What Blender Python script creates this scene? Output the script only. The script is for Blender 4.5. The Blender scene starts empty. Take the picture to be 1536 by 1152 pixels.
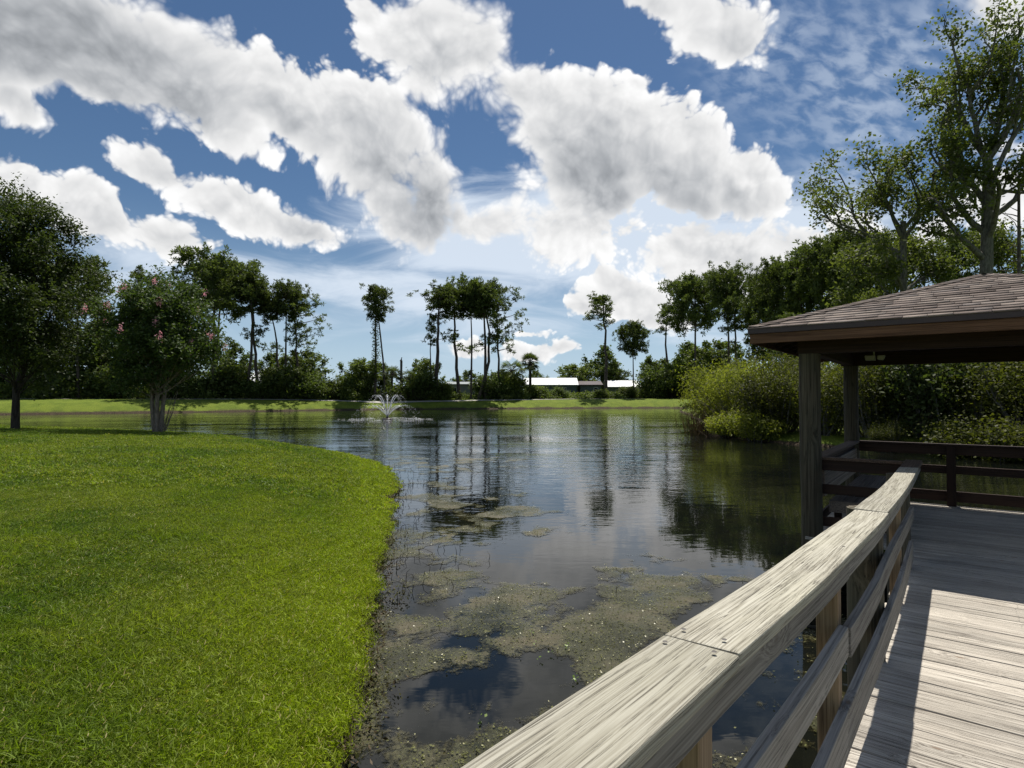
import bpy, bmesh, math, random
import numpy as np
from mathutils import Vector, Matrix, Euler

C = bpy.context.scene.collection
SC = bpy.context.scene
R = math.radians
rng = np.random.default_rng(7)

# ------------------------------------------------------------------ camera
EYE = 2.5                                   # metres above the pond
FPX, PITCH = 870.0, math.atan(20 / 870.0)
cam_d = bpy.data.cameras.new('camera')
cam_d.sensor_width = 36.0
cam_d.lens = 36.0 * FPX / 1536.0
cam_d.clip_start, cam_d.clip_end = 0.05, 8000
cam = bpy.data.objects.new('camera', cam_d)
cam.location = (0, 0, EYE)
cam.rotation_euler = (R(90) + PITCH, 0, 0)
C.objects.link(cam)
SC.camera = cam

def ray(x, y):
    """unit direction for a pixel of the 1536x1152 photograph"""
    a, b = (x - 768) / FPX, (576 - y) / FPX
    v = Vector((a, math.cos(PITCH) - b * math.sin(PITCH), math.sin(PITCH) + b * math.cos(PITCH)))
    return v.normalized()

def at(x, y, Y):
    """point at forward distance Y seen along that direction"""
    d = ray(x, y)
    return Vector((0, 0, EYE)) + d * (Y / d.y)

# ------------------------------------------------------------------ light
SUN_EL, SUN_AZ = R(66), R(20)               # azimuth measured from the view axis towards the right
sun_d = bpy.data.lights.new('sun', 'SUN')
sun_d.energy, sun_d.angle, sun_d.color = 4.8, R(0.53), (1.0, 0.95, 0.87)
sun = bpy.data.objects.new('sun', sun_d)
to_sun = Vector((math.sin(SUN_AZ) * math.cos(SUN_EL), math.cos(SUN_AZ) * math.cos(SUN_EL), math.sin(SUN_EL)))
sun.rotation_euler = to_sun.to_track_quat('Z', 'Y').to_euler()
sun.location = (10, 20, 60)
C.objects.link(sun)

SC.view_settings.view_transform = 'Standard'
SC.view_settings.look = 'None'
SC.view_settings.exposure = 0.3
SC.view_settings.gamma = 1.0
SC.view_settings.use_curve_mapping = False
SC.render.engine = 'CYCLES'
SC.cycles.max_bounces = 8
SC.cycles.transparent_max_bounces = 24
SC.cycles.diffuse_bounces = 3
SC.cycles.glossy_bounces = 3
SC.cycles.use_denoising = True
SC.cycles.denoising_prefilter = 'NONE'
SC.cycles.adaptive_threshold = 0.012
SC.cycles.caustics_reflective = False
SC.cycles.caustics_refractive = False

# ------------------------------------------------------------------ node helper
class NT:
    def __init__(s, tree):
        s.t = tree
    def n(s, kind, inputs=None, **props):
        nd = s.t.nodes.new(kind)
        for k, v in props.items():
            setattr(nd, k, v)
        for k, v in (inputs or {}).items():
            s.set(nd, k, v)
        return nd
    def set(s, nd, k, v):
        sock = nd.inputs[k]
        if isinstance(v, bpy.types.NodeSocket):
            s.t.links.new(v, sock)
        elif isinstance(v, bpy.types.Node):
            s.t.links.new(v.outputs[0], sock)
        else:
            sock.default_value = v
    def m(s, op, a, b=0.0, c=0.0, clamp=False):
        nd = s.n('ShaderNodeMath', operation=op, use_clamp=clamp)
        s.set(nd, 0, a); s.set(nd, 1, b)
        if op in ('SMOOTH_MAX', 'SMOOTH_MIN', 'MULTIPLY_ADD', 'COMPARE', 'WRAP'):
            s.set(nd, 2, c)
        return nd.outputs[0]
    def v(s, op, a, b=(0, 0, 0)):
        nd = s.n('ShaderNodeVectorMath', operation=op)
        s.set(nd, 0, a)
        if op == 'SCALE':
            s.set(nd, 'Scale', b)
        elif op not in ('LENGTH', 'NORMALIZE'):
            s.set(nd, 1, b)
        return nd.outputs['Value'] if op in ('LENGTH', 'DOT_PRODUCT') else nd.outputs[0]
    def ramp(s, x, lo, hi, a=0.0, b=1.0, smooth=True):
        nd = s.n('ShaderNodeMapRange', interpolation_type='SMOOTHSTEP' if smooth else 'LINEAR')
        s.set(nd, 0, x); s.set(nd, 1, lo); s.set(nd, 2, hi); s.set(nd, 3, a); s.set(nd, 4, b)
        return nd.outputs[0]
    def mix(s, f, a, b):
        nd = s.n('ShaderNodeMix', data_type='RGBA')
        s.set(nd, 0, f); s.set(nd, 6, a); s.set(nd, 7, b)
        return nd.outputs[2]
    def noise(s, vec, scale, detail=4.0, rough=0.55, dist=0.0):
        nd = s.n('ShaderNodeTexNoise')
        if vec is not None:
            s.set(nd, 'Vector', vec)
        s.set(nd, 'Scale', scale); s.set(nd, 'Detail', detail); s.set(nd, 'Roughness', rough); s.set(nd, 'Distortion', dist)
        return nd.outputs[0]
    def cramp(s, x, stops):
        nd = s.n('ShaderNodeValToRGB')
        s.set(nd, 0, x)
        el = nd.color_ramp.elements
        while len(el) < len(stops):
            el.new(0.5)
        for e, (p, c) in zip(el, stops):
            e.position, e.color = p, (*c, 1)
        return nd.outputs[0]

def rgb(r, g, b):
    return (r, g, b, 1.0)

# ------------------------------------------------------------------ sky
world = bpy.data.worlds.new('World')
SC.world = world
world.use_nodes = True
world.cycles.sampling_method = 'MANUAL'
world.cycles.sample_map_resolution = 512
N = NT(world.node_tree)
N.t.nodes.clear()
sky = N.n('ShaderNodeTexSky', sky_type='NISHITA', sun_disc=False)
sky.sun_elevation, sky.sun_rotation = SUN_EL, SUN_AZ
sky.air_density, sky.dust_density, sky.ozone_density = 1.0, 0.2, 3.0
tc = N.n('ShaderNodeTexCoord')
D = tc.outputs['Generated']
SKY_STRENGTH = 0.056

X3 = N.n('ShaderNodeSeparateXYZ', {'Vector': D})
Dz = N.m('MAXIMUM', X3.outputs['Z'], -0.3)
inv = N.m('DIVIDE', 1.0, N.m('ADD', Dz, 1.0))
# stereographic plane of the upper hemisphere: one smooth chart for all clouds
P3 = N.n('ShaderNodeCombineXYZ', {'X': N.m('MULTIPLY', X3.outputs['X'], inv), 'Y': N.m('MULTIPLY', X3.outputs['Y'], inv), 'Z': 1.0}).outputs[0]

def st(d):
    return Vector((d.x / (1 + d.z), d.y / (1 + d.z)))

def blob_rows(cx, cy, rx, ry, ang):
    a = R(ang)
    e = 3.0
    ux, uy = math.cos(a), math.sin(a)
    c = st(ray(cx, cy))
    ex = (st(ray(cx + e * ux, cy + e * uy)) - st(ray(cx - e * ux, cy - e * uy))) / (2 * e) * rx
    ey = (st(ray(cx + e * uy, cy - e * ux)) - st(ray(cx - e * uy, cy + e * ux))) / (2 * e) * ry
    M = Matrix(((ex.x, ey.x), (ex.y, ey.y))).inverted()
    return [(M[k][0], M[k][1], -(M[k][0] * c.x + M[k][1] * c.y)) for k in (0, 1)]

def chain(blobs, vec, k=0.12):
    out = None
    for b in blobs:
        r1, r2 = blob_rows(*b[:5])
        top = b[5] if len(b) > 5 else 1.0
        d1, d2 = N.v('DOT_PRODUCT', vec, r1), N.v('DOT_PRODUCT', vec, r2)
        q = N.m('SQRT', N.m('MULTIPLY_ADD', d1, d1, N.m('MULTIPLY', d2, d2)))
        m = N.m('MULTIPLY_ADD', q, -top, top)
        out = m if out is None else N.m('SMOOTH_MAX', out, m, k)
    return N.m('MAXIMUM', out, -2.0)

CUMULUS = [  # x, y, rx, ry, tilt, thickness
    (40, 40, 330, 150, 8, 1.3), (270, 105, 240, 115, 24, 1.2), (420, 165, 150, 80, 28, 1.1),
    (160, 130, 170, 60, 14, 1.0), (330, 190, 120, 50, 26, .9), (60, 110, 140, 60, 8, 1.0),
    (550, 220, 155, 105, 38, 1.4), (625, 295, 125, 100, 40, 1.4), (490, 170, 80, 55, 20, 1.0), (700, 320, 60, 35, 20, .8),
    (655, 75, 150, 105, 20, 1.2), (640, 130, 60, 60, 20, 1.0), (715, 85, 85, 65, 30, 1.1), (560, 10, 60, 40, 30, .8),
    (800, 140, 75, 65, 30, 1.1), (875, 195, 160, 105, 30, 1.3), (1000, 235, 170, 100, 26, 1.25), (1120, 275, 110, 70, 22, 1.1),
    (880, 280, 120, 80, 20, 1.1),
    (245, 262, 100, 42, 20, 1.0), (345, 300, 140, 48, 20, 1.1), (450, 332, 100, 38, 12, 1.0),
    (40, 275, 95, 50, 30, 1.0), (140, 318, 150, 52, 22, 1.1), (255, 358, 110, 45, 25, 1.0),
    (18, 160, 75, 32, 30, 1.0),
    (1075, 45, 115, 70, 20, 1.05), (1000, 0, 110, 35, 10, .9),
    (940, 445, 80, 38, 10, 1.0), (925, 425, 45, 30, 20, .95), (985, 468, 70, 32, 10, 1.0), (885, 455, 40, 24, 0, .9),
    (1090, 385, 200, 85, 8, 1.1), (870, 345, 190, 75, 6, .8), (730, 335, 110, 50, 10, .8), (1190, 375, 90, 50, 20, .9), (1280, 350, 70, 32, -10, .9),
    (700, 525, 50, 20, 0, .8), (800, 530, 60, 26, 5, .85), (850, 527, 45, 18, 0, .75), (800, 497, 34, 13, 0, .7),
    (1490, 290, 90, 100, 0, .8), (1400, 350, 80, 40, 0, .6), (1530, 20, 120, 50, 0, 1.0), (400, 572, 50, 24, 0, .8),
    (955, 120, 38, 22, 20, .55), (250, 600, 40, 40, 0, .6),
]
VEIL = [
    (760, 365, 270, 95, 8, 1.5), (960, 360, 320, 115, 6, 1.7), (1180, 340, 200, 80, 4, 1.1), (900, 410, 260, 50, 4, .9),
    (470, 425, 260, 50, 6, .8), (180, 380, 190, 40, 10, .5), (620, 450, 230, 70, 5, .7),
    (60, 420, 240, 60, 5, .6), (1080, 430, 250, 60, 0, .8), (1300, 400, 200, 60, 0, .6), (860, 480, 260, 50, 0, .45),
]
MACKEREL = [(1240, 130, 230, 190, 20, 1.0), (1420, 70, 250, 140, 10, 1.0), (1250, 250, 150, 90, 20, .8)]
GREY = [
    (60, 60, 330, 120, 12, 1.5), (280, 140, 190, 62, 25, .8), (440, 200, 120, 42, 25, .6),
    (640, 315, 85, 70, 40, 1.15), (560, 250, 100, 60, 38, .7),
    (900, 260, 150, 85, 25, 1.05), (1010, 290, 150, 65, 15, .95), (1090, 300, 80, 40, 15, .6), (660, 100, 60, 45, 20, .35),
    (460, 340, 60, 26, 10, .6), (1120, 400, 70, 30, 0, .4), (1085, 70, 60, 40, 10, .4),
]
def noise2(vec, scale, detail, rough, dist=0.0, kind='FBM'):
    nd = N.n('ShaderNodeTexNoise', noise_dimensions='2D', noise_type=kind)
    N.set(nd, 'Vector', vec)
    for k, v in (('Scale', scale), ('Detail', detail), ('Roughness', rough), ('Distortion', dist)):
        nd.inputs[k].default_value = v
    return nd
warp = noise2(P3, 7.0, 2.0, .5)
wv = N.v('MULTIPLY', N.v('SUBTRACT', warp.outputs['Color'], (.5, .5, .5)), (.048, .048, 0.0))
warp2 = noise2(P3, 34.0, 2.0, .5)
wv2 = N.v('MULTIPLY', N.v('SUBTRACT', warp2.outputs['Color'], (.5, .5, .5)), (.009, .009, 0.0))
Pw = N.v('ADD', N.v('ADD', P3, wv), wv2)

def puff(vec, fine=True):
    f = noise2(vec, 9.0, 8.0 if fine else 4.0, .56, 0.0).outputs[0]
    vo = N.n('ShaderNodeTexVoronoi', voronoi_dimensions='2D', feature='F1')
    N.set(vo, 'Vector', vec); vo.inputs['Scale'].default_value = 24.0
    vo.inputs['Detail'].default_value = 3.0 if fine else 1.0; vo.inputs['Roughness'].default_value = .62
    return N.m('ADD', N.m('MULTIPLY', N.m('SUBTRACT', f, 0.5), 2.2), N.m('MULTIPLY', N.m('SUBTRACT', 0.40, vo.outputs['Distance']), 1.05))

p0 = puff(Pw)
off = st(ray(830, -60)) - st(ray(800, 20))
p1 = puff(N.v('ADD', Pw, (off.x * .28, off.y * .28, 0.0)), False)
mk = chain(CUMULUS, Pw)
cen = N.v('DOT_PRODUCT', D, tuple(ray(768, 450)))
outside = N.ramp(cen, 0.70, 0.55)          # past the sky in view the same broken cumulus goes on
gen = N.m('MULTIPLY', N.m('SUBTRACT', noise2(P3, 2.6, 3.0, .5).outputs[0], 0.5), 4.5)
mk = N.m('MAXIMUM', mk, N.m('SUBTRACT', gen, N.m('MULTIPLY', N.m('SUBTRACT', 1.0, outside), 6.0)))
dens = N.m('ADD', N.m('MINIMUM', mk, 0.8), N.m('MULTIPLY', p0, 0.40))
soft = N.ramp(noise2(P3, 4.0, 1.0, .5).outputs[0], .35, .65, .14, .42)
alpha = N.ramp(dens, -0.06, soft)
body = N.m('ADD', N.m('MINIMUM', mk, 0.8), N.m('MULTIPLY', p0, 0.14))
thick = N.ramp(body, 0.05, 0.80)
relief = N.m('SUBTRACT', p0, p1)
gm = N.m('MAXIMUM', chain(GREY, Pw), N.m('MULTIPLY', outside, 0.35))
shade = N.m('MULTIPLY', N.ramp(gm, -0.20, 0.90, 0.0, 1.25), N.ramp(body, 0.02, 0.55))
bright = N.m('SUBTRACT', 0.84, N.m('MULTIPLY', thick, 0.15))
bright = N.m('SUBTRACT', bright, N.m('MULTIPLY', shade, 0.23))
bright = N.m('ADD', bright, N.m('MULTIPLY', relief, 0.15))
bright = N.m('MINIMUM', N.m('MAXIMUM', bright, 0.17), .90)
tint = N.mix(N.ramp(bright, .15, .75), rgb(.91, .97, 1.05), rgb(1.0, 1.0, 1.0))
cum_col = N.v('SCALE', tint, bright)
# thin layers
vm = chain(VEIL, P3, .3)
vst = N.n('ShaderNodeCombineXYZ', {'X': X3.outputs['X'], 'Y': N.m('MULTIPLY', X3.outputs['Z'], 4.0), 'Z': 0.0}).outputs[0]
vn = noise2(vst, 4.5, 6.0, .58, .5).outputs[0]
va = N.m('MULTIPLY', N.ramp(N.m('ADD', vm, N.m('MULTIPLY', N.m('SUBTRACT', vn, .5), 1.8)), -0.15, 0.85), 0.86)
mm = chain(MACKEREL, P3, .2)
rot = N.n('ShaderNodeMapping', {'Vector': P3, 'Rotation': (0.0, 0.0, R(34)), 'Scale': (1.0, 1.9, 1.0)})
mn = noise2(rot.outputs[0], 46.0, 4.0, .5, .2).outputs[0]
mn2 = noise2(P3, 6.0, 2.0, .5).outputs[0]
ma = N.m('MULTIPLY', N.m('MULTIPLY', N.ramp(mm, -0.1, 0.6), N.ramp(mn2, .25, .55)), N.ramp(mn, 0.30, 0.72))
ma = N.m('MULTIPLY', ma, 0.48)
hs = N.n('ShaderNodeHueSaturation', {'Color': sky.outputs[0], 'Saturation': 1.12})
base = N.v('SCALE', hs.outputs[0], SKY_STRENGTH)
# pale low air
low = N.ramp(Dz, 0.30, -0.02)
base = N.mix(N.m('MULTIPLY', low, 0.75), base, rgb(.42, .56, .71))
c1 = N.mix(va, base, rgb(.61, .68, .77))
c1 = N.mix(ma, c1, rgb(.52, .59, .69))
c2 = N.mix(alpha, c1, cum_col)
bg = N.n('ShaderNodeBackground', {'Color': c2, 'Strength': 1.0})
wo = N.n('ShaderNodeOutputWorld', {'Surface': bg.outputs[0]})
# ------------------------------------------------------------------ mesh helpers
class MB:
    """collects shapes; build() links them as ONE mesh object"""
    def __init__(s):
        s.v, s.f, s.k = [], [], 0
    def add(s, V, F):
        V = np.asarray(V, dtype=np.float32).reshape(-1, 3)
        F = np.asarray(F, dtype=np.int32)
        s.v.append(V)
        s.f.append(F + s.k)
        s.k += len(V)
        return s
    def mesh(s, name, mat, smooth=False):
        me = bpy.data.meshes.new(name)
        V = np.concatenate(s.v)
        me.vertices.add(len(V))
        me.vertices.foreach_set('co', V.ravel())
        loops = np.concatenate([f.ravel() for f in s.f])
        tot = np.concatenate([np.full(len(f), f.shape[1], np.int32) for f in s.f])
        st_ = np.concatenate([[0], np.cumsum(tot)[:-1]]).astype(np.int32)
        me.loops.add(len(loops))
        me.loops.foreach_set('vertex_index', loops)
        me.polygons.add(len(tot))
        me.polygons.foreach_set('loop_start', st_)
        me.polygons.foreach_set('loop_total', tot)
        if smooth:
            me.polygons.foreach_set('use_smooth', np.ones(len(tot), dtype=bool))
        me.update(calc_edges=True)
        me.validate()
        if mat:
            me.materials.append(mat)
        return me
    def build(s, name, mat, parent=None, smooth=False):
        return link(name, s.mesh(name, mat, smooth), parent)

def link(name, me, parent=None, loc=None):
    o = bpy.data.objects.new(name, me)
    C.objects.link(o)
    if parent is not None:
        o.parent = parent
    if loc is not None:
        o.location = loc
    return o

def tag(o, label=None, cat=None, group=None, kind=None):
    for k, v in (('label', label), ('category', cat), ('group', group), ('kind', kind)):
        if v:
            o[k] = v
    return o

def empty(name, loc, label, cat, group=None, rz=0.0, scale=1.0):
    o = bpy.data.objects.new(name, None)
    o.empty_display_size = .2
    o.location = loc
    o.rotation_euler = (0, 0, rz)
    o.scale = (scale,) * 3
    C.objects.link(o)
    return tag(o, label, cat, group)

def bevel_mesh(name, me_verts, faces, mat, w=0.004, seg=1):
    bm = bmesh.new()
    vs = [bm.verts.new(v) for v in me_verts]
    for f in faces:
        bm.faces.new([vs[i] for i in f])
    bmesh.ops.recalc_face_normals(bm, faces=bm.faces)
    if w > 0:
        bmesh.ops.bevel(bm, geom=bm.edges[:], offset=w, segments=seg, affect='EDGES', profile=.6)
    me = bpy.data.meshes.new(name)
    bm.to_mesh(me)
    bm.free()
    me.materials.append(mat)
    return me

BOXF = [(0, 3, 2, 1), (4, 5, 6, 7), (0, 1, 5, 4), (1, 2, 6, 5), (2, 3, 7, 6), (3, 0, 4, 7)]
def boxv(x0, x1, y0, y1, z0, z1):
    return [(x0, y0, z0), (x1, y0, z0), (x1, y1, z0), (x0, y1, z0), (x0, y0, z1), (x1, y0, z1), (x1, y1, z1), (x0, y1, z1)]

def box_obj(name, b, mat, parent, w=0.004):
    """box part whose mesh is centred on itself so that grain follows its own axes"""
    x0, x1, y0, y1, z0, z1 = b
    c = ((x0 + x1) / 2, (y0 + y1) / 2, (z0 + z1) / 2)
    me = bevel_mesh(name, boxv(x0 - c[0], x1 - c[0], y0 - c[1], y1 - c[1], z0 - c[2], z1 - c[2]), BOXF, mat, w)
    return link(name, me, parent, c)

def tube(pts, rad, sides=6, close=False):
    P = np.asarray(pts, float)
    n = len(P)
    rad = np.broadcast_to(np.asarray(rad, float), (n,))
    T = np.gradient(P, axis=0)
    T /= np.linalg.norm(T, axis=1)[:, None] + 1e-9
    up = np.array([0, 0, 1.0])
    if abs(T[0] @ up) > .9:
        up = np.array([1.0, 0, 0])
    a = np.cross(T, up); a /= np.linalg.norm(a, axis=1)[:, None] + 1e-9
    b = np.cross(T, a)
    th = np.arange(sides) / sides * 2 * np.pi
    V = P[:, None, :] + rad[:, None, None] * (np.cos(th)[None, :, None] * a[:, None, :] + np.sin(th)[None, :, None] * b[:, None, :])
    V = V.reshape(-1, 3)
    i = np.arange(n - 1)[:, None] * sides
    j = np.arange(sides)[None, :]
    jn = (j + 1) % sides
    F = np.stack([i + j, i + jn, i + sides + jn, i + sides + j], -1).reshape(-1, 4)
    return V, F

def unit(v):
    return v / (np.linalg.norm(v, axis=-1, keepdims=True) + 1e-9)

def leaf_quads(c, size, g, aspect=.5, up=.35, droop=0.0):
    """diamond leaves: c (N,3), size scalar or (N,)"""
    n = len(c)
    size = np.broadcast_to(np.asarray(size, float), (n,))[:, None]
    nor = g.normal(size=(n, 3)); nor[:, 2] = np.abs(nor[:, 2]) + up
    nor = unit(nor)
    a = g.normal(size=(n, 3)); a[:, 2] -= droop
    a = unit(a - nor * (a * nor).sum(1, keepdims=True))
    b = np.cross(nor, a)
    V = np.stack([c - a * size * .5, c + b * size * aspect * .5 + a * size * .05, c + a * size * .5, c - b * size * aspect * .5 + a * size * .05], 1).reshape(-1, 3)
    F = np.arange(4 * n, dtype=np.int32).reshape(-1, 4)
    return V, F

def vnoise(x, y, seed=0):
    xi, yi = np.floor(x).astype(np.int64), np.floor(y).astype(np.int64)
    fx, fy = x - xi, y - yi
    fx, fy = fx * fx * (3 - 2 * fx), fy * fy * (3 - 2 * fy)
    def h(a, b):
        k = (a * 374761393 + b * 668265263 + seed * 974711) & 0x7fffffff
        k = ((k ^ (k >> 13)) * 1274126177) & 0x7fffffff
        return ((k ^ (k >> 16)) & 0xffff) / 65535.0
    return (h(xi, yi) * (1 - fx) + h(xi + 1, yi) * fx) * (1 - fy) + (h(xi, yi + 1) * (1 - fx) + h(xi + 1, yi + 1) * fx) * fy

def fbm(x, y, oct=4, seed=0, gain=.5):
    s, a, t = 0, 1.0, 0
    for k in range(oct):
        s = s + a * vnoise(x * 2 ** k + 17.3 * k, y * 2 ** k - 9.1 * k, seed + k)
        t += a
        a *= gain
    return s / t

# ------------------------------------------------------------------ materials
def mat(name):
    m = bpy.data.materials.new(name)
    m.use_nodes = True
    m.node_tree.nodes.clear()
    return m, NT(m.node_tree)

def finish(n, sh, disp=None):
    o = n.n('ShaderNodeOutputMaterial')
    n.t.links.new(sh if isinstance(sh, bpy.types.NodeSocket) else sh.outputs[0], o.inputs['Surface'])

def wood(name, base, dark, axis, grain=1.0, bump=.6, rough=.75, knots=True, tint=None, crack=.5, gc=False):
    """weathered timber, grain along the piece's own axis (0 x, 1 y, 2 z)"""
    m, n = mat(name)
    tcn = n.n('ShaderNodeAttribute', attribute_name='gc').outputs['Vector'] if gc else n.n('ShaderNodeTexCoord').outputs['Object']
    oi = n.n('ShaderNodeObjectInfo').outputs['Random']
    offv = n.v('SCALE', n.n('ShaderNodeCombineXYZ', {'X': 1.0, 'Y': 1.7, 'Z': .6}).outputs[0], n.m('MULTIPLY', oi, 37.0))
    p = n.v('ADD', tcn, offv)
    def ax(along, across):
        return tuple(along if i_ == axis else across for i_ in range(3))
    # the grain wanders a little and bends round knots
    w = n.noise(n.v('MULTIPLY', p, ax(.6, 2.2)), 2.0, 2.0, .5)
    sh = n.m('MULTIPLY', n.m('SUBTRACT', w, .5), .015)
    k = None
    if knots:
        vo = n.n('ShaderNodeTexVoronoi', {'Vector': n.v('MULTIPLY', p, ax(1.2, 2.6)), 'Scale': 1.2, 'Randomness': 1.0})
        k = vo.outputs['Distance']
        sh = n.m('ADD', sh, n.m('MULTIPLY', n.ramp(k, .26, .02), .035))
    cs = n.n('ShaderNodeCombineXYZ', {'X': 0.0 if axis == 0 else sh, 'Y': 0.0 if axis == 1 else sh, 'Z': 0.0 if axis == 2 else sh}).outputs[0]
    pw = n.v('MULTIPLY', n.v('ADD', p, cs), ax(.013, 1.0))
    g1 = n.noise(pw, 70.0 * grain, 4.0, .6)
    g2 = n.noise(n.v('MULTIPLY', pw, ax(.8, 1.0)), 240.0 * grain, 3.0, .65)
    band = n.m('SINE', n.m('MULTIPLY', n.noise(pw, 14.0 * grain, 2.0, .4), 75.0))
    blot = n.noise(n.v('MULTIPLY', p, ax(.45, 1.0)), 3.2, 4.0, .6)
    f = n.m('ADD', n.m('MULTIPLY', g1, .55), n.m('ADD', n.m('MULTIPLY', g2, .38), n.m('MULTIPLY', band, .06)))
    col = n.mix(n.ramp(f, .33, .62), rgb(*dark), rgb(*base))
    col = n.mix(n.m('MULTIPLY', n.ramp(blot, .35, .7), .55), col, rgb(*(tint or tuple(x * .72 for x in base))))
    cr = n.noise(pw, 30.0 * grain, 1.0, .5)
    cr2 = n.noise(n.v('MULTIPLY', p, ax(.5, 1.0)), 5.0, 2.0, .5)
    crk = n.m('MULTIPLY', n.ramp(n.m('ABSOLUTE', n.m('SUBTRACT', cr, .5)), .016, .004), n.m('MULTIPLY', n.ramp(cr2, .47, .58), crack))
    st_ = n.m('MULTIPLY', n.ramp(n.m('ABSOLUTE', n.m('SUBTRACT', g1, .42)), .020, .006), .55)
    lines = n.m('MAXIMUM', crk, st_)
    col = n.mix(lines, col, rgb(dark[0] * .30, dark[1] * .28, dark[2] * .27))
    hgt = n.m('SUBTRACT', f, n.m('MULTIPLY', lines, .8))
    if knots:
        ring = n.m('MULTIPLY', n.ramp(k, .16, .05), n.m('MULTIPLY_ADD', n.m('SINE', n.m('MULTIPLY', k, 300.0)), .5, .5))
        col = n.mix(n.m('MULTIPLY', ring, .30), col, rgb(*dark))
        col = n.mix(n.m('MULTIPLY', n.ramp(k, .055, .025), .8), col, rgb(dark[0] * .75, dark[1] * .58, dark[2] * .45))
    lum = n.m('MULTIPLY_ADD', oi, .34, .83)
    col = n.v('SCALE', col, lum)
    bs = n.n('ShaderNodeBsdfPrincipled', {'Base Color': col, 'Roughness': rough, 'Specular IOR Level': .25})
    bp = n.n('ShaderNodeBump', {'Height': hgt, 'Strength': bump, 'Distance': .005})
    n.set(bs, 'Normal', bp.outputs[0])
    finish(n, bs)
    return m

def leafmat(name, c1, c2, trans=.35, var=.35, scale=.8, rough=.6, spec=.2, tcol=None):
    m, n = mat(name)
    geo = n.n('ShaderNodeNewGeometry')
    oi = n.n('ShaderNodeObjectInfo').outputs['Random']
    ri = geo.outputs['Random Per Island']
    big = n.noise(geo.outputs['Position'], scale, 3.0, .6)
    f = n.m('ADD', n.m('MULTIPLY', ri, .5), n.m('MULTIPLY', n.ramp(big, .3, .7), .5))
    col = n.mix(f, rgb(*c1), rgb(*c2))
    col = n.v('SCALE', col, n.m('MULTIPLY_ADD', oi, var, 1 - var / 2))
    bs = n.n('ShaderNodeBsdfPrincipled', {'Base Color': col, 'Roughness': rough, 'Specular IOR Level': spec})
    t = tcol or (1.25, 1.35, .5)
    tr = n.n('ShaderNodeBsdfTranslucent', {'Color': n.v('MULTIPLY', col, t)})
    mx = n.n('ShaderNodeMixShader', {0: trans, 1: bs.outputs[0], 2: tr.outputs[0]})
    finish(n, mx)
    return m

def barkmat(name, c1, c2, scale=1.0):
    m, n = mat(name)
    tcn = n.n('ShaderNodeTexCoord').outputs['Object']
    a = n.noise(n.v('MULTIPLY', tcn, (1, 1, .3)), 9.0 * scale, 6.0, .65)
    b = n.noise(tcn, 1.2 * scale, 3.0, .5)
    col = n.mix(n.ramp(a, .35, .65), rgb(*c1), rgb(*c2))
    col = n.mix(n.m('MULTIPLY', n.ramp(b, .4, .7), .4), col, rgb(*(x * .6 for x in c2)))
    bs = n.n('ShaderNodeBsdfPrincipled', {'Base Color': col, 'Roughness': .9, 'Specular IOR Level': .15})
    n.set(bs, 'Normal', n.n('ShaderNodeBump', {'Height': a, 'Strength': .8, 'Distance': .03}).outputs[0])
    finish(n, bs)
    return m

def plain(name, col, rough=.6, spec=.4, metal=0.0, noise=.2, scale=3.0):
    m, n = mat(name)
    tcn = n.n('ShaderNodeTexCoord').outputs['Object']
    k = n.noise(tcn, scale, 5.0, .6)
    c = n.v('SCALE', rgb(*col)[:3], n.m('MULTIPLY_ADD', k, noise * 2, 1 - noise))
    bs = n.n('ShaderNodeBsdfPrincipled', {'Base Color': c, 'Roughness': rough, 'Specular IOR Level': spec, 'Metallic': metal})
    finish(n, bs)
    return m

M = {}
GREYW, GREYD = (.47, .445, .385), (.15, .135, .11)
M['cap'] = wood('weathered_cap', (.435, .415, .345), (.235, .215, .165), 1, 2.1, .6, tint=(.40, .38, .29), crack=.9, gc=True)
M['deck'] = wood('weathered_deck', (.57, .525, .45), (.27, .24, .20), 0, 1.5, .8, tint=(.44, .395, .33), crack=.8)
M['rail'] = wood('grey_rail', (.30, .285, .255), (.14, .13, .115), 1, 1.3, .5, tint=(.24, .22, .19), gc=True)
M['post'] = wood('tan_post', (.30, .215, .13), (.14, .09, .05), 2, .8, .5, tint=(.26, .19, .12), crack=.2)
M['piling'] = wood('green_piling', (.118, .098, .066), (.042, .034, .023), 2, .6, .9, tint=(.075, .072, .048), crack=.7)
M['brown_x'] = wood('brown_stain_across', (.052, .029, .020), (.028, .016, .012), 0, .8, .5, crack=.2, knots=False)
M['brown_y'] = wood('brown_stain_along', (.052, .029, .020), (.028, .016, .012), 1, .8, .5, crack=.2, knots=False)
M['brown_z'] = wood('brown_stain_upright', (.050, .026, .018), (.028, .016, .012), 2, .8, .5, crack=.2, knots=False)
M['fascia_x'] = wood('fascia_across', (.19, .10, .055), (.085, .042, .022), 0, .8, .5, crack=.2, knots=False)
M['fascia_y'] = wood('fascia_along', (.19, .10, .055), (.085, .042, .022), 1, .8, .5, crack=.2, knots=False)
M['drip'] = plain('drip_edge', (.055, .036, .036), .45, .4)
M['steel'] = plain('screw_steel', (.09, .08, .07), .5, .4, .2)
M['lamp'] = plain('lamp_housing', (.30, .30, .28), .4, .5)

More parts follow.
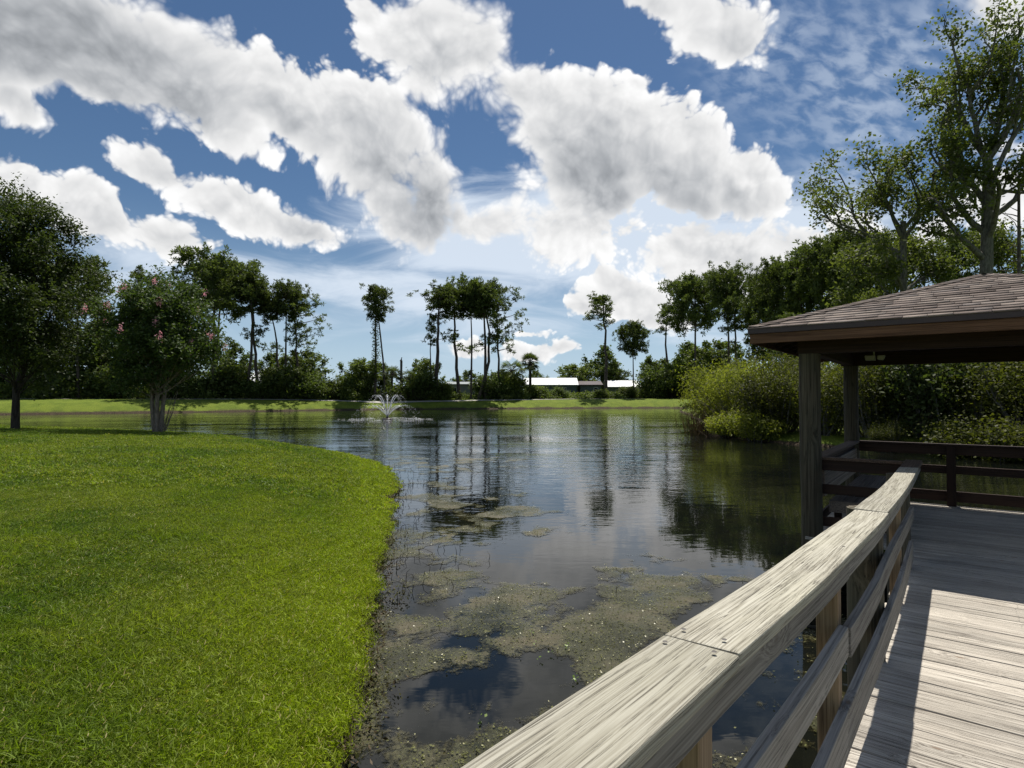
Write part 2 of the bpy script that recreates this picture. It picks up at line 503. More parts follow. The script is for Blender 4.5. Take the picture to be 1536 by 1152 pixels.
# shingles: colour per piece, granules
m, n = mat('asphalt_shingle')
oi = n.n('ShaderNodeObjectInfo').outputs['Random']
geo = n.n('ShaderNodeNewGeometry')
tcn = n.n('ShaderNodeTexCoord').outputs['Object']
seedv = n.m('FRACT', n.m('ADD', n.m('MULTIPLY', oi, 7.31), geo.outputs['Random Per Island']))
col = n.cramp(seedv, [(0, (.135, .105, .09)), (.35, (.20, .16, .14)), (.7, (.25, .205, .175)), (1, (.16, .135, .125))])
gr = n.noise(geo.outputs['Position'], 180.0, 2.0, .7)
gb = n.noise(geo.outputs['Position'], 1.4, 4.0, .6)
col = n.v('SCALE', col, n.m('ADD', n.m('MULTIPLY', gr, .7), n.m('MULTIPLY_ADD', gb, .5, .42)))
bs = n.n('ShaderNodeBsdfPrincipled', {'Base Color': col, 'Roughness': .9, 'Specular IOR Level': .2})
n.set(bs, 'Normal', n.n('ShaderNodeBump', {'Height': gr, 'Strength': .5, 'Distance': .004}).outputs[0])
finish(n, bs)
M['shingle'] = m

M['pine_leaf'] = leafmat('pine_needles', (0.047, 0.068, 0.023), (0.130, 0.160, 0.054), 0.42, .3, .35)
M['oak_leaf'] = leafmat('dark_broad_leaves', (0.051, 0.075, 0.020), (0.138, 0.181, 0.049), 0.38, .3, .7)
M['left_leaf'] = leafmat('small_dark_leaves', (0.033, 0.050, 0.016), (0.094, 0.125, 0.037), 0.33, .3, .9, .55, .22)
M['myrtle_leaf'] = leafmat('myrtle_leaves', (0.036, 0.058, 0.021), (0.098, 0.143, 0.042), 0.33, .3, 1.0, .55, .22)
M['flower'] = leafmat('pink_flowers', (.66, .34, .38), (.80, .52, .55), .4, .2, 3.0, .6, .2, (1.1, .8, .9))
M['brush_leaf'] = leafmat('brush_leaves', (.034, .044, .011), (.105, .112, .024), 0.41, .35, .8)
M['willow_leaf'] = leafmat('willow_leaves', (.125, .155, .024), (.32, .33, .065), 0.46, .3, .7)
M['maple_leaf'] = leafmat('sycamore_leaves', (.058, .080, .026), (.155, .178, .060), 0.43, .25, .8)
M['palm_leaf'] = leafmat('palm_fronds', (0.052, 0.078, 0.023), (0.156, 0.189, 0.058), 0.33, .3, .8)
M['far_leaf'] = leafmat('far_leaves', (0.053, 0.075, 0.021), (0.158, 0.195, 0.048), 0.36, .5, .25)
M['dry_reed'] = leafmat('dry_reeds', (.16, .11, .05), (.30, .22, .11), .3, .3, 1.0)
M['weed_leaf'] = leafmat('weed_leaves', (.036, .040, .013), (.17, .175, .052), .2, .2, 1.2)
M['shore_leaf'] = leafmat('shore_leaves', (.035, .028, .012), (.13, .14, .035), .25, .2, 2.5)
M['mud_litter'] = leafmat('mud_litter', (.035, .025, .014), (.12, .085, .045), .1, .3, 1.0)
M['olive_leaf'] = leafmat('olive_leaves', (.030, .048, .016), (.085, .105, .032), .38, .3, .8)
M['yellow_leaf'] = leafmat('yellowish_leaves', (.06, .075, .014), (.17, .18, .036), .42, .3, .8)
M['grass'] = None
M['pine_bark'] = barkmat('pine_bark', (.055, .042, .034), (.135, .11, .09))
M['dark_bark'] = barkmat('dark_bark', (.03, .024, .02), (.075, .062, .05))
M['pale_bark'] = barkmat('pale_bark', (.15, .115, .085), (.30, .25, .20), 1.5)
M['grey_bark'] = barkmat('grey_bark', (.075, .07, .06), (.19, .18, .155))
M['dead_bark'] = barkmat('dead_bark', (.06, .05, .042), (.17, .15, .13))
M['white_roof'] = plain('white_roof', (.72, .74, .74), .5, .3, 0, .08)
M['house_wall'] = plain('house_wall', (.30, .33, .33), .8, .2, 0, .1)
M['dark_wall'] = plain('green_wall', (.10, .125, .125), .8, .2, 0, .1)
M['window'] = plain('dark_glass', (.02, .025, .03), .1, .5, 0, .1)
M['white_trim'] = plain('white_trim', (.7, .7, .68), .5, .3, 0, .05)
M['path'] = plain('concrete_path', (.42, .40, .36), .85, .2, 0, .15, 2.0)

# ------------------------------------------------------------------ pond outline and ground
POND = [  # x, y, bank height, bank length
    (-1.18, 3.9, 1.15, 3.2), (-1.41, 5.38, 1.15, 3.2), (-1.73, 7.15, 1.15, 3.2), (-2.14, 9.3, 1.2, 3.4), (-2.44, 11.2, 1.2, 3.4),
    (-3.02, 15.0, 1.15, 3.6), (-3.55, 17.2, 1.1, 3.6), (-4.25, 19.2, 1.1, 3.6), (-5.1, 21.2, 1.05, 3.6), (-6.9, 23.7, 1.0, 3.4), (-9.6, 26.7, 1.0, 3.2),
    (-13.2, 30.0, 1.0, 3.0), (-18.5, 33.0, 1.0, 3.0), (-27, 36.5, 1.0, 3.0), (-42, 41, 1.0, 3.0), (-75, 47, 1.0, 3.0), (-112, 55, 1.2, 4.0),
    (-114, 68, 2.15, 3.4), (-70, 86, 2.15, 3.4), (-48, 102, 2.15, 3.4), (-26, 119, 2.15, 3.4), (5, 130, 2.15, 3.4), (36, 137, 2.15, 3.4), (40, 133, 1.8, 4.0),
    (30, 104, .8, 3.0), (25, 80, .6, 3.0), (20.5, 64, .5, 2.0), (16.5, 51, .5, 2.0), (13.4, 42, .5, 2.0), (13.0, 37, .5, 2.0), (14.3, 32.5, .5, 2.0), (16.6, 28.0, .5, 2.0),
    (20.5, 24.0, .6, 2.0), (27, 19.5, .7, 2.0), (35, 13, .8, 2.0), (38, 4, .8, 2.5), (31, -6, .9, 3.0), (16, -8.5, .9, 3.0), (5, -6, .9, 3.0),
    (.9, -3.2, 1.0, 3.0), (-.5, -.6, 1.0, 3.0), (-.95, 2.0, 1.1, 3.0)]
PP = np.array([p[:2] for p in POND]); PH = np.array([p[2:] for p in POND])

def pond_sd(x, y):
    """signed distance to the waterline (negative in the water) and bank parameters"""
    x = np.asarray(x, float); y = np.asarray(y, float)
    sh = x.shape
    x, y = x.ravel(), y.ravel()
    best = np.full(len(x), 1e9)
    par = np.zeros((len(x), 2))
    inside = np.zeros(len(x), bool)
    wsum = np.zeros(len(x)); psum = np.zeros((len(x), 2))
    for i in range(len(PP)):
        a, b = PP[i], PP[(i + 1) % len(PP)]
        d = b - a
        t = np.clip(((x - a[0]) * d[0] + (y - a[1]) * d[1]) / (d @ d), 0, 1)
        dx, dy = x - a[0] - t * d[0], y - a[1] - t * d[1]
        dd = np.hypot(dx, dy)
        best = np.minimum(best, dd)
        w = 1.0 / (dd + .3) ** 4
        wsum += w
        psum += w[:, None] * (PH[i] * (1 - t[:, None]) + PH[(i + 1) % len(PP)] * t[:, None])
        c = ((a[1] > y) != (b[1] > y))
        with np.errstate(divide='ignore', invalid='ignore'):
            xi = (b[0] - a[0]) * (y - a[1]) / (b[1] - a[1]) + a[0]
        inside ^= c & (x < xi)
    par = psum / wsum[:, None]
    sd = np.where(inside, -best, best)
    return sd.reshape(sh), par[:, 0].reshape(sh), par[:, 1].reshape(sh)

def ground_h(x, y):
    x = np.asarray(x, float); y = np.asarray(y, float)
    sd, H, L = pond_sd(x, y)
    # ragged, slightly undercut edge
    wob = (fbm(x * 1.6, y * 1.6, 3, 3) - .5) * np.clip(.30 + .006 * np.hypot(x, y), .3, .9)
    sd = sd + wob
    h = .05 * np.clip(sd / .15, -8, 1) + np.where(sd > 0, .05 * np.clip(sd / .3, 0, 1) + H * (1 - np.exp(-np.clip(sd, 0, None) / L)), 0)
    h = h + np.where(sd > .3, (fbm(x * .55, y * .55, 3, 9) - .5) * .10 * np.clip(sd - .3, 0, 1), 0)
    h = h + np.where(sd > 14, (sd - 14) * .002, 0)
    return np.minimum(h, 4.0), sd

th = np.concatenate([np.linspace(-180, -62, 60, endpoint=False), np.linspace(-62, 62, 460, endpoint=False), np.linspace(62, 180, 60, endpoint=False)])
rr = np.concatenate([[.6], np.geomspace(.8, 180, 330), np.geomspace(190, 4000, 26)])
TH, RR = np.meshgrid(np.radians(th), rr)
GX, GY = RR * np.sin(TH), RR * np.cos(TH)
GH, GS = ground_h(GX, GY)
na, nr = len(th), len(rr)
gv = np.stack([GX, GY, GH], -1).reshape(-1, 3)
i = np.arange(nr - 1)[:, None] * na; j = np.arange(na)[None, :]; jn = (j + 1) % na
gf = np.stack([i + j, i + jn, i + na + jn, i + na + j], -1).reshape(-1, 4)[:, ::-1]
mb = MB(); mb.add(gv, gf)
m, n = mat('lawn_and_soil')
pos = n.n('ShaderNodeNewGeometry').outputs['Position']
sda = n.n('ShaderNodeAttribute', attribute_name='shore').outputs['Fac']
n1 = n.noise(pos, .55, 4.0, .6); n2 = n.noise(pos, 6.0, 5.0, .65); n3 = n.noise(pos, 34.0, 3.0, .7)
gcol = n.mix(n.ramp(n1, .35, .65), rgb(.100, .150, .014), rgb(.155, .205, .022))
gcol = n.mix(n.ramp(n2, .40, .75), gcol, rgb(.125, .150, .025))
gcol = n.v('SCALE', gcol, n.ramp(n3, .25, .75, .55, 1.25))
scol = n.mix(n.ramp(n2, .3, .7), rgb(.022, .016, .010), rgb(.075, .055, .034))
soil = n.ramp(n.m('ADD', sda, n.m('MULTIPLY', n.m('SUBTRACT', n2, .5), .35)), .30, .14)
y_ = n.n('ShaderNodeSeparateXYZ', {'Vector': pos}).outputs['Y']
farsoil = n.m('MULTIPLY', n.ramp(y_, 60, 80), n.ramp(n.m('ADD', sda, n.m('MULTIPLY', n.m('SUBTRACT', n1, .5), 1.6)), .75, .3))
gcol = n.mix(n.m('MAXIMUM', soil, n.m('MULTIPLY', farsoil, .45)), gcol, scol)
bs = n.n('ShaderNodeBsdfPrincipled', {'Base Color': gcol, 'Roughness': .9, 'Specular IOR Level': .15})
n.set(bs, 'Normal', n.n('ShaderNodeBump', {'Height': n.m('ADD', n2, n3), 'Strength': .7, 'Distance': .05}).outputs[0])
finish(n, bs)
M['ground'] = m
ground = mb.build('ground', M['ground'], smooth=True)
tag(ground, 'grassy ground sloping down to the edge of the pond', kind='structure')
at_ = ground.data.attributes.new('shore', 'FLOAT', 'POINT')
at_.data.foreach_set('value', GS.ravel().astype(np.float32))

# ------------------------------------------------------------------ water
m, n = mat('pond_water')
pos = n.n('ShaderNodeNewGeometry').outputs['Position']
sp = n.n('ShaderNodeSeparateXYZ', {'Vector': pos})
st1 = n.v('MULTIPLY', pos, (.45, 1.0, 1.0))
wv1 = n.noise(st1, 2.6, 3.0, .55, .4)
wv2 = n.noise(n.v('MULTIPLY', pos, (.35, 1.0, 1.0)), .75, 2.0, .5, .3)
wv3 = n.noise(st1, 9.0, 2.0, .5, .2)
gust = n.noise(n.v('MULTIPLY', pos, (.25, .45, 1)), .35, 2.0, .5)
amp = n.m('MULTIPLY', n.ramp(sp.outputs['Y'], 7.0, 26.0, .05, 1.0), n.ramp(gust, .32, .62, .30, 1.0))
amp = n.m('MULTIPLY', amp, n.ramp(sp.outputs['Y'], 35.0, 115.0, .8, .30))
h = n.m('ADD', n.m('MULTIPLY', wv1, .030), n.m('ADD', n.m('MULTIPLY', wv2, .045), n.m('MULTIPLY', wv3, .008)))
h = n.m('MULTIPLY', h, amp)
bmp = n.n('ShaderNodeBump', {'Height': h, 'Strength': 1.0, 'Distance': 1.0})
murk = n.noise(pos, .6, 5.0, .6)
wc = n.mix(n.ramp(murk, .35, .7), rgb(.003, .004, .004), rgb(.008, .0085, .0055))
bs = n.n('ShaderNodeBsdfPrincipled', {'Base Color': wc, 'Roughness': .015, 'IOR': 1.333, 'Normal': bmp.outputs[0]})
finish(n, bs)
M['water'] = m
mb = MB()
mb.add([(-125, -14, 0), (50, -14, 0), (50, 145, 0), (-125, 145, 0)], [(0, 1, 2, 3)])
tag(mb.build('water', M['water']), 'dark rippled pond water reflecting sky and trees', kind='structure')
# ------------------------------------------------------------------ boardwalk and pavilion, in their own frame
# local x = across the ramp (l), local y = along the ramp (s)
HEAD = math.atan(662 / 870.0)
RZ = -HEAD
def W(l, s, z=0.0):
    return (s * math.sin(HEAD) + l * math.cos(HEAD), s * math.cos(HEAD) - l * math.sin(HEAD), z)
def frame_root(name, l0, s0, z0, *a):
    r = empty(name, W(l0, s0, z0), *a)
    r.rotation_euler = (0, 0, RZ)
    return r

FLOOR = 0.61
_cs = [-3.0, .81, 2.35, 3.97, 5.5, 7.0, 8.2, 9.3]
_cz = [2.12, 1.935, 1.855, 1.792, 1.735, 1.697, 1.683, 1.682]
def cap_z(s):
    return float(np.interp(s, _cs, _cz))
_ls = [-3.0, .8, 1.4, 2.35, 3.97, 9.3]
_ll = [-.43, -.415, -.405, -.372, -.335, -.33]
def cap_l(s):
    """inner edge of the handrail cap"""
    return float(np.interp(s, _ls, _ll))
def deck_z(s):
    return max(FLOOR, cap_z(s) - 1.07) if s < 7.6 else FLOOR

walk = frame_root('boardwalk', 0, 4, 0, 'grey weathered plank boardwalk ramp leading down to the brown pavilion', 'boardwalk')
RND = random.Random(5)
board_me = [bevel_mesh('deck_board', boxv(-.93, .93, -.069, .069, -.019, .019), BOXF, M['deck'], .006, 2) for _ in range(1)]
s = -1.6
while s < 8.72:
    o = link('deck_board', board_me[0], walk, (.42 + RND.uniform(-.014, .014), s - 4, deck_z(s) - .019 + RND.uniform(-.0025, .0025)))
    o.rotation_euler = (-math.atan((deck_z(s - .2) - deck_z(s + .2)) / .4), RND.uniform(-.003, .003), RND.uniform(-.003, .003))
    s += .1435 + RND.uniform(-.001, .002)
dsc = []
for k_ in range(70):
    q = -1.5 + k_ * .1447
    for l in (-.43, .42):
        for dq in (-.035, .035):
            dsc.append((l + RND.uniform(-.012, .012), q + dq - 4, deck_z(q + dq) + .0005))
for l in (-.40, .42, 1.2):
    ss = np.linspace(-1.6, 8.7, 14)
    mb = MB()
    for a, b in zip(ss[:-1], ss[1:]):
        za, zb = deck_z(a) - .042, deck_z(b) - .042
        V = boxv(l - .02, l + .02, a - 4, b - 4, 0, 0)
        V = [(x, y, (za if y == a - 4 else zb) - (.19 if k < 4 else 0)) for k, (x, y, z_) in enumerate(V)]
        mb.add(V, BOXF)
    mb.build('stringer', M['brown_y'], walk)
def screw_heads(parent, pts, r=.006):
    mb = MB()
    for x, y, zz in pts:
        a = np.arange(8) / 8 * 2 * np.pi
        V = [(x + r * math.cos(t), y + r * math.sin(t), zz + .0012) for t in a] + [(x, y, zz + .0022)]
        mb.add(V, [(k, (k + 1) % 8, 8) for k in range(8)])
    o = mb.build('screw_heads', M['steel'], parent)
    o['kind'] = 'stuff'
    return o

screw_heads(walk, dsc, .0045)
railing = frame_root('boardwalk_railing', -.45, 4, 0, 'weathered grey handrail along the left edge of the boardwalk, sloping to the pavilion', 'railing')
RL, RS = -.45, 4
def strip(name, prof, s0, s1, mat_, lfun, zfun, step=.30, wob=0.0, bev=.006, parent=railing, twist=0.0):
    """board that follows the handrail; prof = (l_left, l_right, z_low, z_high) offsets"""
    k = max(2, int((s1 - s0) / step) + 1)
    ss = np.linspace(s0, s1, k)
    sm = (s0 + s1) / 2
    zm = zfun(sm)
    lm = lfun(sm)
    a, b, c, d = prof
    bm = bmesh.new()
    gcl = bm.verts.layers.float_vector.new('gc')
    rings = []
    ph = RND.uniform(0, 6)
    for q in ss:
        l = lfun(q) - lm
        zz = zfun(q) - zm + wob * math.sin(q * 1.9 + ph)
        l += wob * .8 * math.sin(q * 1.3 + ph * 2)
        tw = twist * math.sin(q * 1.1 + ph)
        rings.append([bm.verts.new(v) for v in ((l + a, q - sm, zz + c), (l + b, q - sm, zz + c), (l + b, q - sm, zz + d + tw), (l + a, q - sm, zz + d - tw))])
        for v_, g_ in zip(rings[-1], ((a, c), (b, c), (b, d), (a, d))):
            v_[gcl] = Vector((g_[0], q - sm, g_[1]))
    for r0, r1 in zip(rings[:-1], rings[1:]):
        for e in range(4):
            bm.faces.new((r0[e], r0[(e + 1) % 4], r1[(e + 1) % 4], r1[e]))
    bm.faces.new(rings[0][::-1]); bm.faces.new(rings[-1])
    bmesh.ops.recalc_face_normals(bm, faces=bm.faces)
    long_e = [e for e in bm.edges if any(f.normal.angle(g.normal) > .8 for f in e.link_faces for g in e.link_faces)]
    bmesh.ops.bevel(bm, geom=long_e, offset=bev, segments=2, affect='EDGES', profile=.6)
    me = bpy.data.meshes.new(name)
    bm.to_mesh(me); bm.free()
    me.materials.append(mat_)
    o = link(name, me, parent, (lm - RL, sm - RS, zm))
    return o

CAPW = .185
def z_cap(s): return cap_z(s)
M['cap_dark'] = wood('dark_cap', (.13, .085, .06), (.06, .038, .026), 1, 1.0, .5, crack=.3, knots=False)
caps = []
for s0, s1 in ((-2.4, 1.412), (1.416, 4.33), (4.334, 8.19)):
    caps.append(strip('cap_board', (-CAPW, 0, -.038, 0), s0, s1, M['cap'], cap_l, z_cap, .3, .004, .007, twist=.003))
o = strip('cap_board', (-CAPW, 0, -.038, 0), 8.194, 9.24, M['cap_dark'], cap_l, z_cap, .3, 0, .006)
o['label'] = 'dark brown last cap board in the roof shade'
ZU = lambda s: cap_z(s) - .0385
for s0, s1 in ((-2.4, 2.97), (2.974, 6.35), (6.354, 9.2)):
    strip('upper_rail', (-.062, -.022, -.095, 0), s0, s1, M['rail'], cap_l, ZU, .4, .002, .005)
ZM = lambda s: cap_z(s) - .345
ZL = lambda s: cap_z(s) - .70
for s0, s1 in ((-2.4, 2.96), (2.965, 7.42)):
    strip('middle_rail', (-.060, -.021, -.13, 0), s0, s1, M['rail'], cap_l, ZM, .25, .007, .006, twist=.003)
for s0, s1 in ((-2.4, 2.9), (2.905, 7.42)):
    strip('lower_rail', (-.060, -.021, -.19, 0), s0, s1, M['rail'], cap_l, ZL, .25, .006, .006, twist=.003)
for s in (1.36, 2.98, 6.32):
    zt = cap_z(s) - .04
    l = cap_l(s) - .1068
    box_obj('post', (l - .0445 - RL, l + .0445 - RL, s - .0445 - RS, s + .0445 - RS, .2, zt), M['post'], railing, .004)
for s in (0.2, 4.75, 7.75):
    zt = cap_z(s) - .04
    l = cap_l(s) - .175
    V, F = tube([(0, 0, -.9 - .3), (0, 0, .5), (0, 0, (zt - .3))], [.118, .115, .11], 12)
    mb = MB(); mb.add(V, F)
    k = len(V)
    mb.add(V[-12:], [tuple(range(12))])
    mb.build('piling', M['piling'], railing).location = (l - RL, s - RS, .3)
pts = []
for cs in (1.36, 1.46, 2.98, 4.26, 4.40, 4.75, 6.32, 7.75, .2):
    for dl in (-.15, -.05):
        pts.append((cap_l(cs) + dl - RL + RND.uniform(-.012, .012), cs - RS + RND.uniform(-.01, .01), cap_z(cs) + .002))
screw_heads(railing, pts, .0065)

# ---- pavilion
GL, GS_ = .374, 10.83
pav = frame_root('pavilion', GL, GS_, 0, 'brown timber pavilion with hipped shingle roof standing over the pond', 'pavilion')
HW = 1.95                                    # half spacing of posts
def pb(name, l0, l1, s0, s1, z0, z1, mat_, w=.004, parent=None):
    return box_obj(name, (l0 - GL, l1 - GL, s0 - GS_, s1 - GS_, z0, z1), mat_, parent or pav, w)
# floor planks
s = 8.80
fl = bevel_mesh('floor_board', boxv(-2.0, 2.0, -.069, .069, -.019, .019), BOXF, M['deck'], .006)
while s < GS_ + HW + .05:
    link('floor_board', fl, pav, (RND.uniform(-.01, .01), s - GS_, FLOOR - .019 + RND.uniform(-.0025, .0025)))
    s += .1442
for l in (-1.5, -.5, .4, 1.3, 2.2):
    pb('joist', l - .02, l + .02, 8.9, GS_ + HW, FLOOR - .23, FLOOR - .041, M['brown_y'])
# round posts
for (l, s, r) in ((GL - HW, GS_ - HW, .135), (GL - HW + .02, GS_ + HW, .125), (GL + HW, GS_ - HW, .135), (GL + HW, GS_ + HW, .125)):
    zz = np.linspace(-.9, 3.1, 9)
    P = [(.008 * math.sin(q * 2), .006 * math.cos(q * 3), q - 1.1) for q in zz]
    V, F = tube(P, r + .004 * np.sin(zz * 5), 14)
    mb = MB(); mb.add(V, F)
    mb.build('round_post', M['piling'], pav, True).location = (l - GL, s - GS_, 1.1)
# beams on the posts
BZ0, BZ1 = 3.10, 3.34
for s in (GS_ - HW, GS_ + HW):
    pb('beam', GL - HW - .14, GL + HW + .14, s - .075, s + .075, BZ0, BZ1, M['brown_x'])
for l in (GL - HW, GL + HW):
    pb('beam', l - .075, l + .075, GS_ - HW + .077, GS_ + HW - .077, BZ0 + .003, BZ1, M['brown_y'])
# roof
OV = 2.575                                   # half width at the eave
EZ, AZ = 3.435, 4.27                         # eave and apex heights of the roof skin
SL = (AZ - EZ) / OV
# underside deck of the roof: four slabs
TH_ = .03
mb = MB()
for k in range(4):
    c, s_ = math.cos(k * math.pi / 2), math.sin(k * math.pi / 2)
    q = [(-OV + .01, -OV + .01, EZ - .02), (OV - .01, -OV + .01, EZ - .02), (0, 0, AZ - .02)]
    V = [(x * c - y * s_, x * s_ + y * c, zz) for x, y, zz in q] + [(x * c - y * s_, x * s_ + y * c, zz - TH_) for x, y, zz in q]
    mb.add(V, [(0, 1, 2), (5, 4, 3)])
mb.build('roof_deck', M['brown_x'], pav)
# rafters under the deck
mb_list = []
for k in range(4):
    rt = k * math.pi / 2
    for x in np.arange(-2.2, 2.21, .44):
        run = OV - abs(x)
        if run < .3:
            continue
        y0, y1 = -OV + .05, -abs(x)
        z0, z1 = EZ - .06, EZ - .06 + SL * (run - .05)
        V = boxv(x - .019, x + .019, y0, y1, 0, 0)
        V = [(a, b, (z0 if b == y0 else z1) - (.12 if i_ < 4 else 0)) for i_, (a, b, c_) in enumerate(V)]
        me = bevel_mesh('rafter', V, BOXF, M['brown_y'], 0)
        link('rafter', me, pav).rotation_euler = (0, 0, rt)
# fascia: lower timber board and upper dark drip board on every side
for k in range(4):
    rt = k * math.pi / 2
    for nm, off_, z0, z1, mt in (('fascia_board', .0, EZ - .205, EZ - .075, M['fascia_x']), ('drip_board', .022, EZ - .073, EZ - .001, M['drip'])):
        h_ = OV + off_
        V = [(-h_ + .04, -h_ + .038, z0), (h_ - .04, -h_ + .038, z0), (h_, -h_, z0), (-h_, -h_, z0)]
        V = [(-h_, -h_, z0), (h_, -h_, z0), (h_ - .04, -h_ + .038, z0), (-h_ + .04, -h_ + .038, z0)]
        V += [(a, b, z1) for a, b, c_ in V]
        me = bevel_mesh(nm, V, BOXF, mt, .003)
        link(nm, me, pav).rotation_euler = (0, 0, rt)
# shingles
ln = math.hypot(OV, AZ - EZ)
EXPO = .158
def shingles(k, as_parts):
    rt = k * math.pi / 2
    rnd = random.Random(40 + k)
    out = MB()
    row = 0
    u = -.03
    while u < ln - .08:
        t0, t1 = u, min(u + EXPO * 1.12, ln)
        def half(t): return (OV + .03) * (1 - max(t, 0) / ln)
        x = -half(t0) - rnd.uniform(0, .25)
        while x < half(t0):
            w_ = rnd.choice((.17, .24, .30, .34, .38))
            xa, xb = max(x, -half(t0)), min(x + w_ - .004, half(t0))
            x += w_
            if xb - xa < .03:
                continue
            xc, xd = max(xa, -half(t1)), min(xb, half(t1))
            if xd <= xc:
                xc = xd = max(min((xa + xb) / 2, half(t1)), -half(t1))
                xd += .004
            th_ = .011 + rnd.choice((0, 0, .006))
            def pt(xx, t, dz):
                return (xx, -OV + OV * t / ln - dz * (AZ - EZ) / ln, EZ + (AZ - EZ) * t / ln + dz * OV / ln)
            V = [pt(xa, t0, .004), pt(xb, t0, .004), pt(xd, t1, .0), pt(xc, t1, .0), pt(xa, t0, .004 + th_), pt(xb, t0, .004 + th_), pt(xd, t1, .006), pt(xc, t1, .006)]
            if as_parts:
                mb_ = MB(); mb_.add(V, BOXF)
                mb_.build('shingle', M['shingle'], pav).rotation_euler = (0, 0, rt)
            else:
                cs_, sn = math.cos(rt), math.sin(rt)
                out.add([(a * cs_ - b * sn, a * sn + b * cs_, c_) for a, b, c_ in V], BOXF)
        u += EXPO
    if not as_parts:
        return out
    return None
shingles(0, True)
rest = MB()
for k in (1, 2, 3):
    o_ = shingles(k, False)
    for v_, f_ in zip(o_.v, o_.f):
        rest.v.append(v_); rest.f.append(f_ + rest.k)
    rest.k += o_.k
tag(rest.build('shingle_courses', M['shingle'], pav), kind='stuff')
# hip caps
for k in range(4):
    for q in range(26):
        t0, t1 = q / 26, (q + 1.2) / 26
        def hp(t, side, dz):
            t = min(t, 1.0)
            x_, y_2 = -OV * (1 - t) - .012 * (1 - t), -OV * (1 - t) - .012 * (1 - t)
            d_ = {-1: (-.10, .10 * 0), 0: (0, 0), 1: (.10, 0)}[side]
            if side == -1:
                return (x_, y_2 + .13, EZ + (AZ - EZ) * t + dz)
            if side == 1:
                return (x_ + .13, y_2, EZ + (AZ - EZ) * t + dz)
            return (x_, y_2, EZ + (AZ - EZ) * t + dz + .012)
        V = [hp(t0, -1, .028), hp(t0, 0, .028), hp(t0, 1, .028), hp(t1, -1, .014), hp(t1, 0, .014), hp(t1, 1, .014),
             hp(t0, -1, .016), hp(t0, 0, .016), hp(t0, 1, .016)]
        mb_ = MB(); mb_.add(V, [(0, 1, 4, 3), (1, 2, 5, 4), (6, 7, 1, 0), (7, 8, 2, 1)])
        mb_.build('hip_cap', M['shingle'], pav).rotation_euler = (0, 0, k * math.pi / 2)
# flood light under the back of the roof
p = at(1311, 533, 8.9)
fl_root = empty('flood_light', (p.x, p.y, p.z - .05), 'small pale flood light hanging under the dark pavilion ceiling', 'light', None, RZ)
V, F = tube([(0, 0, .05), (0, 0, .30)], .012, 8)
mb = MB(); mb.add(V, F); mb.build('stem', M['lamp'], fl_root)
me = bevel_mesh('lamp_head', [(-.11, -.05, -.03), (.02, -.05, -.03), (.02, .05, -.03), (-.11, .05, -.03), (-.12, -.07, .05), (.02, -.07, .05), (.02, .07, .05), (-.12, .07, .05)], BOXF, M['lamp'], .008)
link('lamp_head', me, fl_root)
me = bevel_mesh('lamp_head', [(.045, -.045, -.02), (.12, -.045, -.03), (.12, .045, -.03), (.045, .045, -.02), (.045, -.055, .045), (.15, -.055, .045), (.15, .055, .045), (.045, .055, .045)], BOXF, M['lamp'], .008)
link('lamp_head', me, fl_root)

# ---- pavilion railing
CZ = 1.682
pr = frame_root('pavilion_railing', GL - HW, GS_, FLOOR, 'dark brown railing round the pavilion floor with flat cap and two lower rails', 'railing')
def rb(name, l0, l1, s0, s1, z0, z1, mat_, w=.004):
    return box_obj(name, (l0 - (GL - HW), l1 - (GL - HW), s0 - GS_, s1 - GS_, z0 - FLOOR, z1 - FLOOR), mat_, pr, w)
LA, LB = GL - HW + .13, -.53                 # front left span
F0, F1 = GS_ - HW + .02, GS_ + HW + .10
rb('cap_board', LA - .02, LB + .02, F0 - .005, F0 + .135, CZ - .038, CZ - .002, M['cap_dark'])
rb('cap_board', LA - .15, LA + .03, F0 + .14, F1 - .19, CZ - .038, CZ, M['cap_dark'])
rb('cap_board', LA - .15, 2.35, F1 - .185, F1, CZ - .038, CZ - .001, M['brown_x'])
for z0, z1 in ((CZ - .18, CZ - .04), (CZ - .50, CZ - .37), (FLOOR + .13, FLOOR + .26)):
    rb('rail', LA - .02, LB, F0 + .03, F0 + .07, z0, z1, M['brown_x'])
    rb('rail', LA - .10, LA - .06, F0 + .14, F1 - .19, z0 + .002, z1, M['brown_y'])
for z0, z1 in ((CZ - .19, CZ - .04), (CZ - .52, CZ - .38), (FLOOR + .07, FLOOR + .25)):
    rb('rail', LA - .05, 2.35, F1 - .14, F1 - .10, z0, z1, M['brown_x'])
for l in (-.05, 1.3, 2.25):
    rb('post', l - .0665, l + .0665, F1 - .225, F1 - .142, FLOOR - .02, CZ - .04, M['brown_z'])
    rb('post', l - .04, l + .04, F1 - .098, F1 - .02, FLOOR - .3, CZ - .041, M['brown_z'])
rb('post', LB - .09, LB, F0 + .072, F0 + .16, FLOOR - .02, CZ - .04, M['brown_z'])
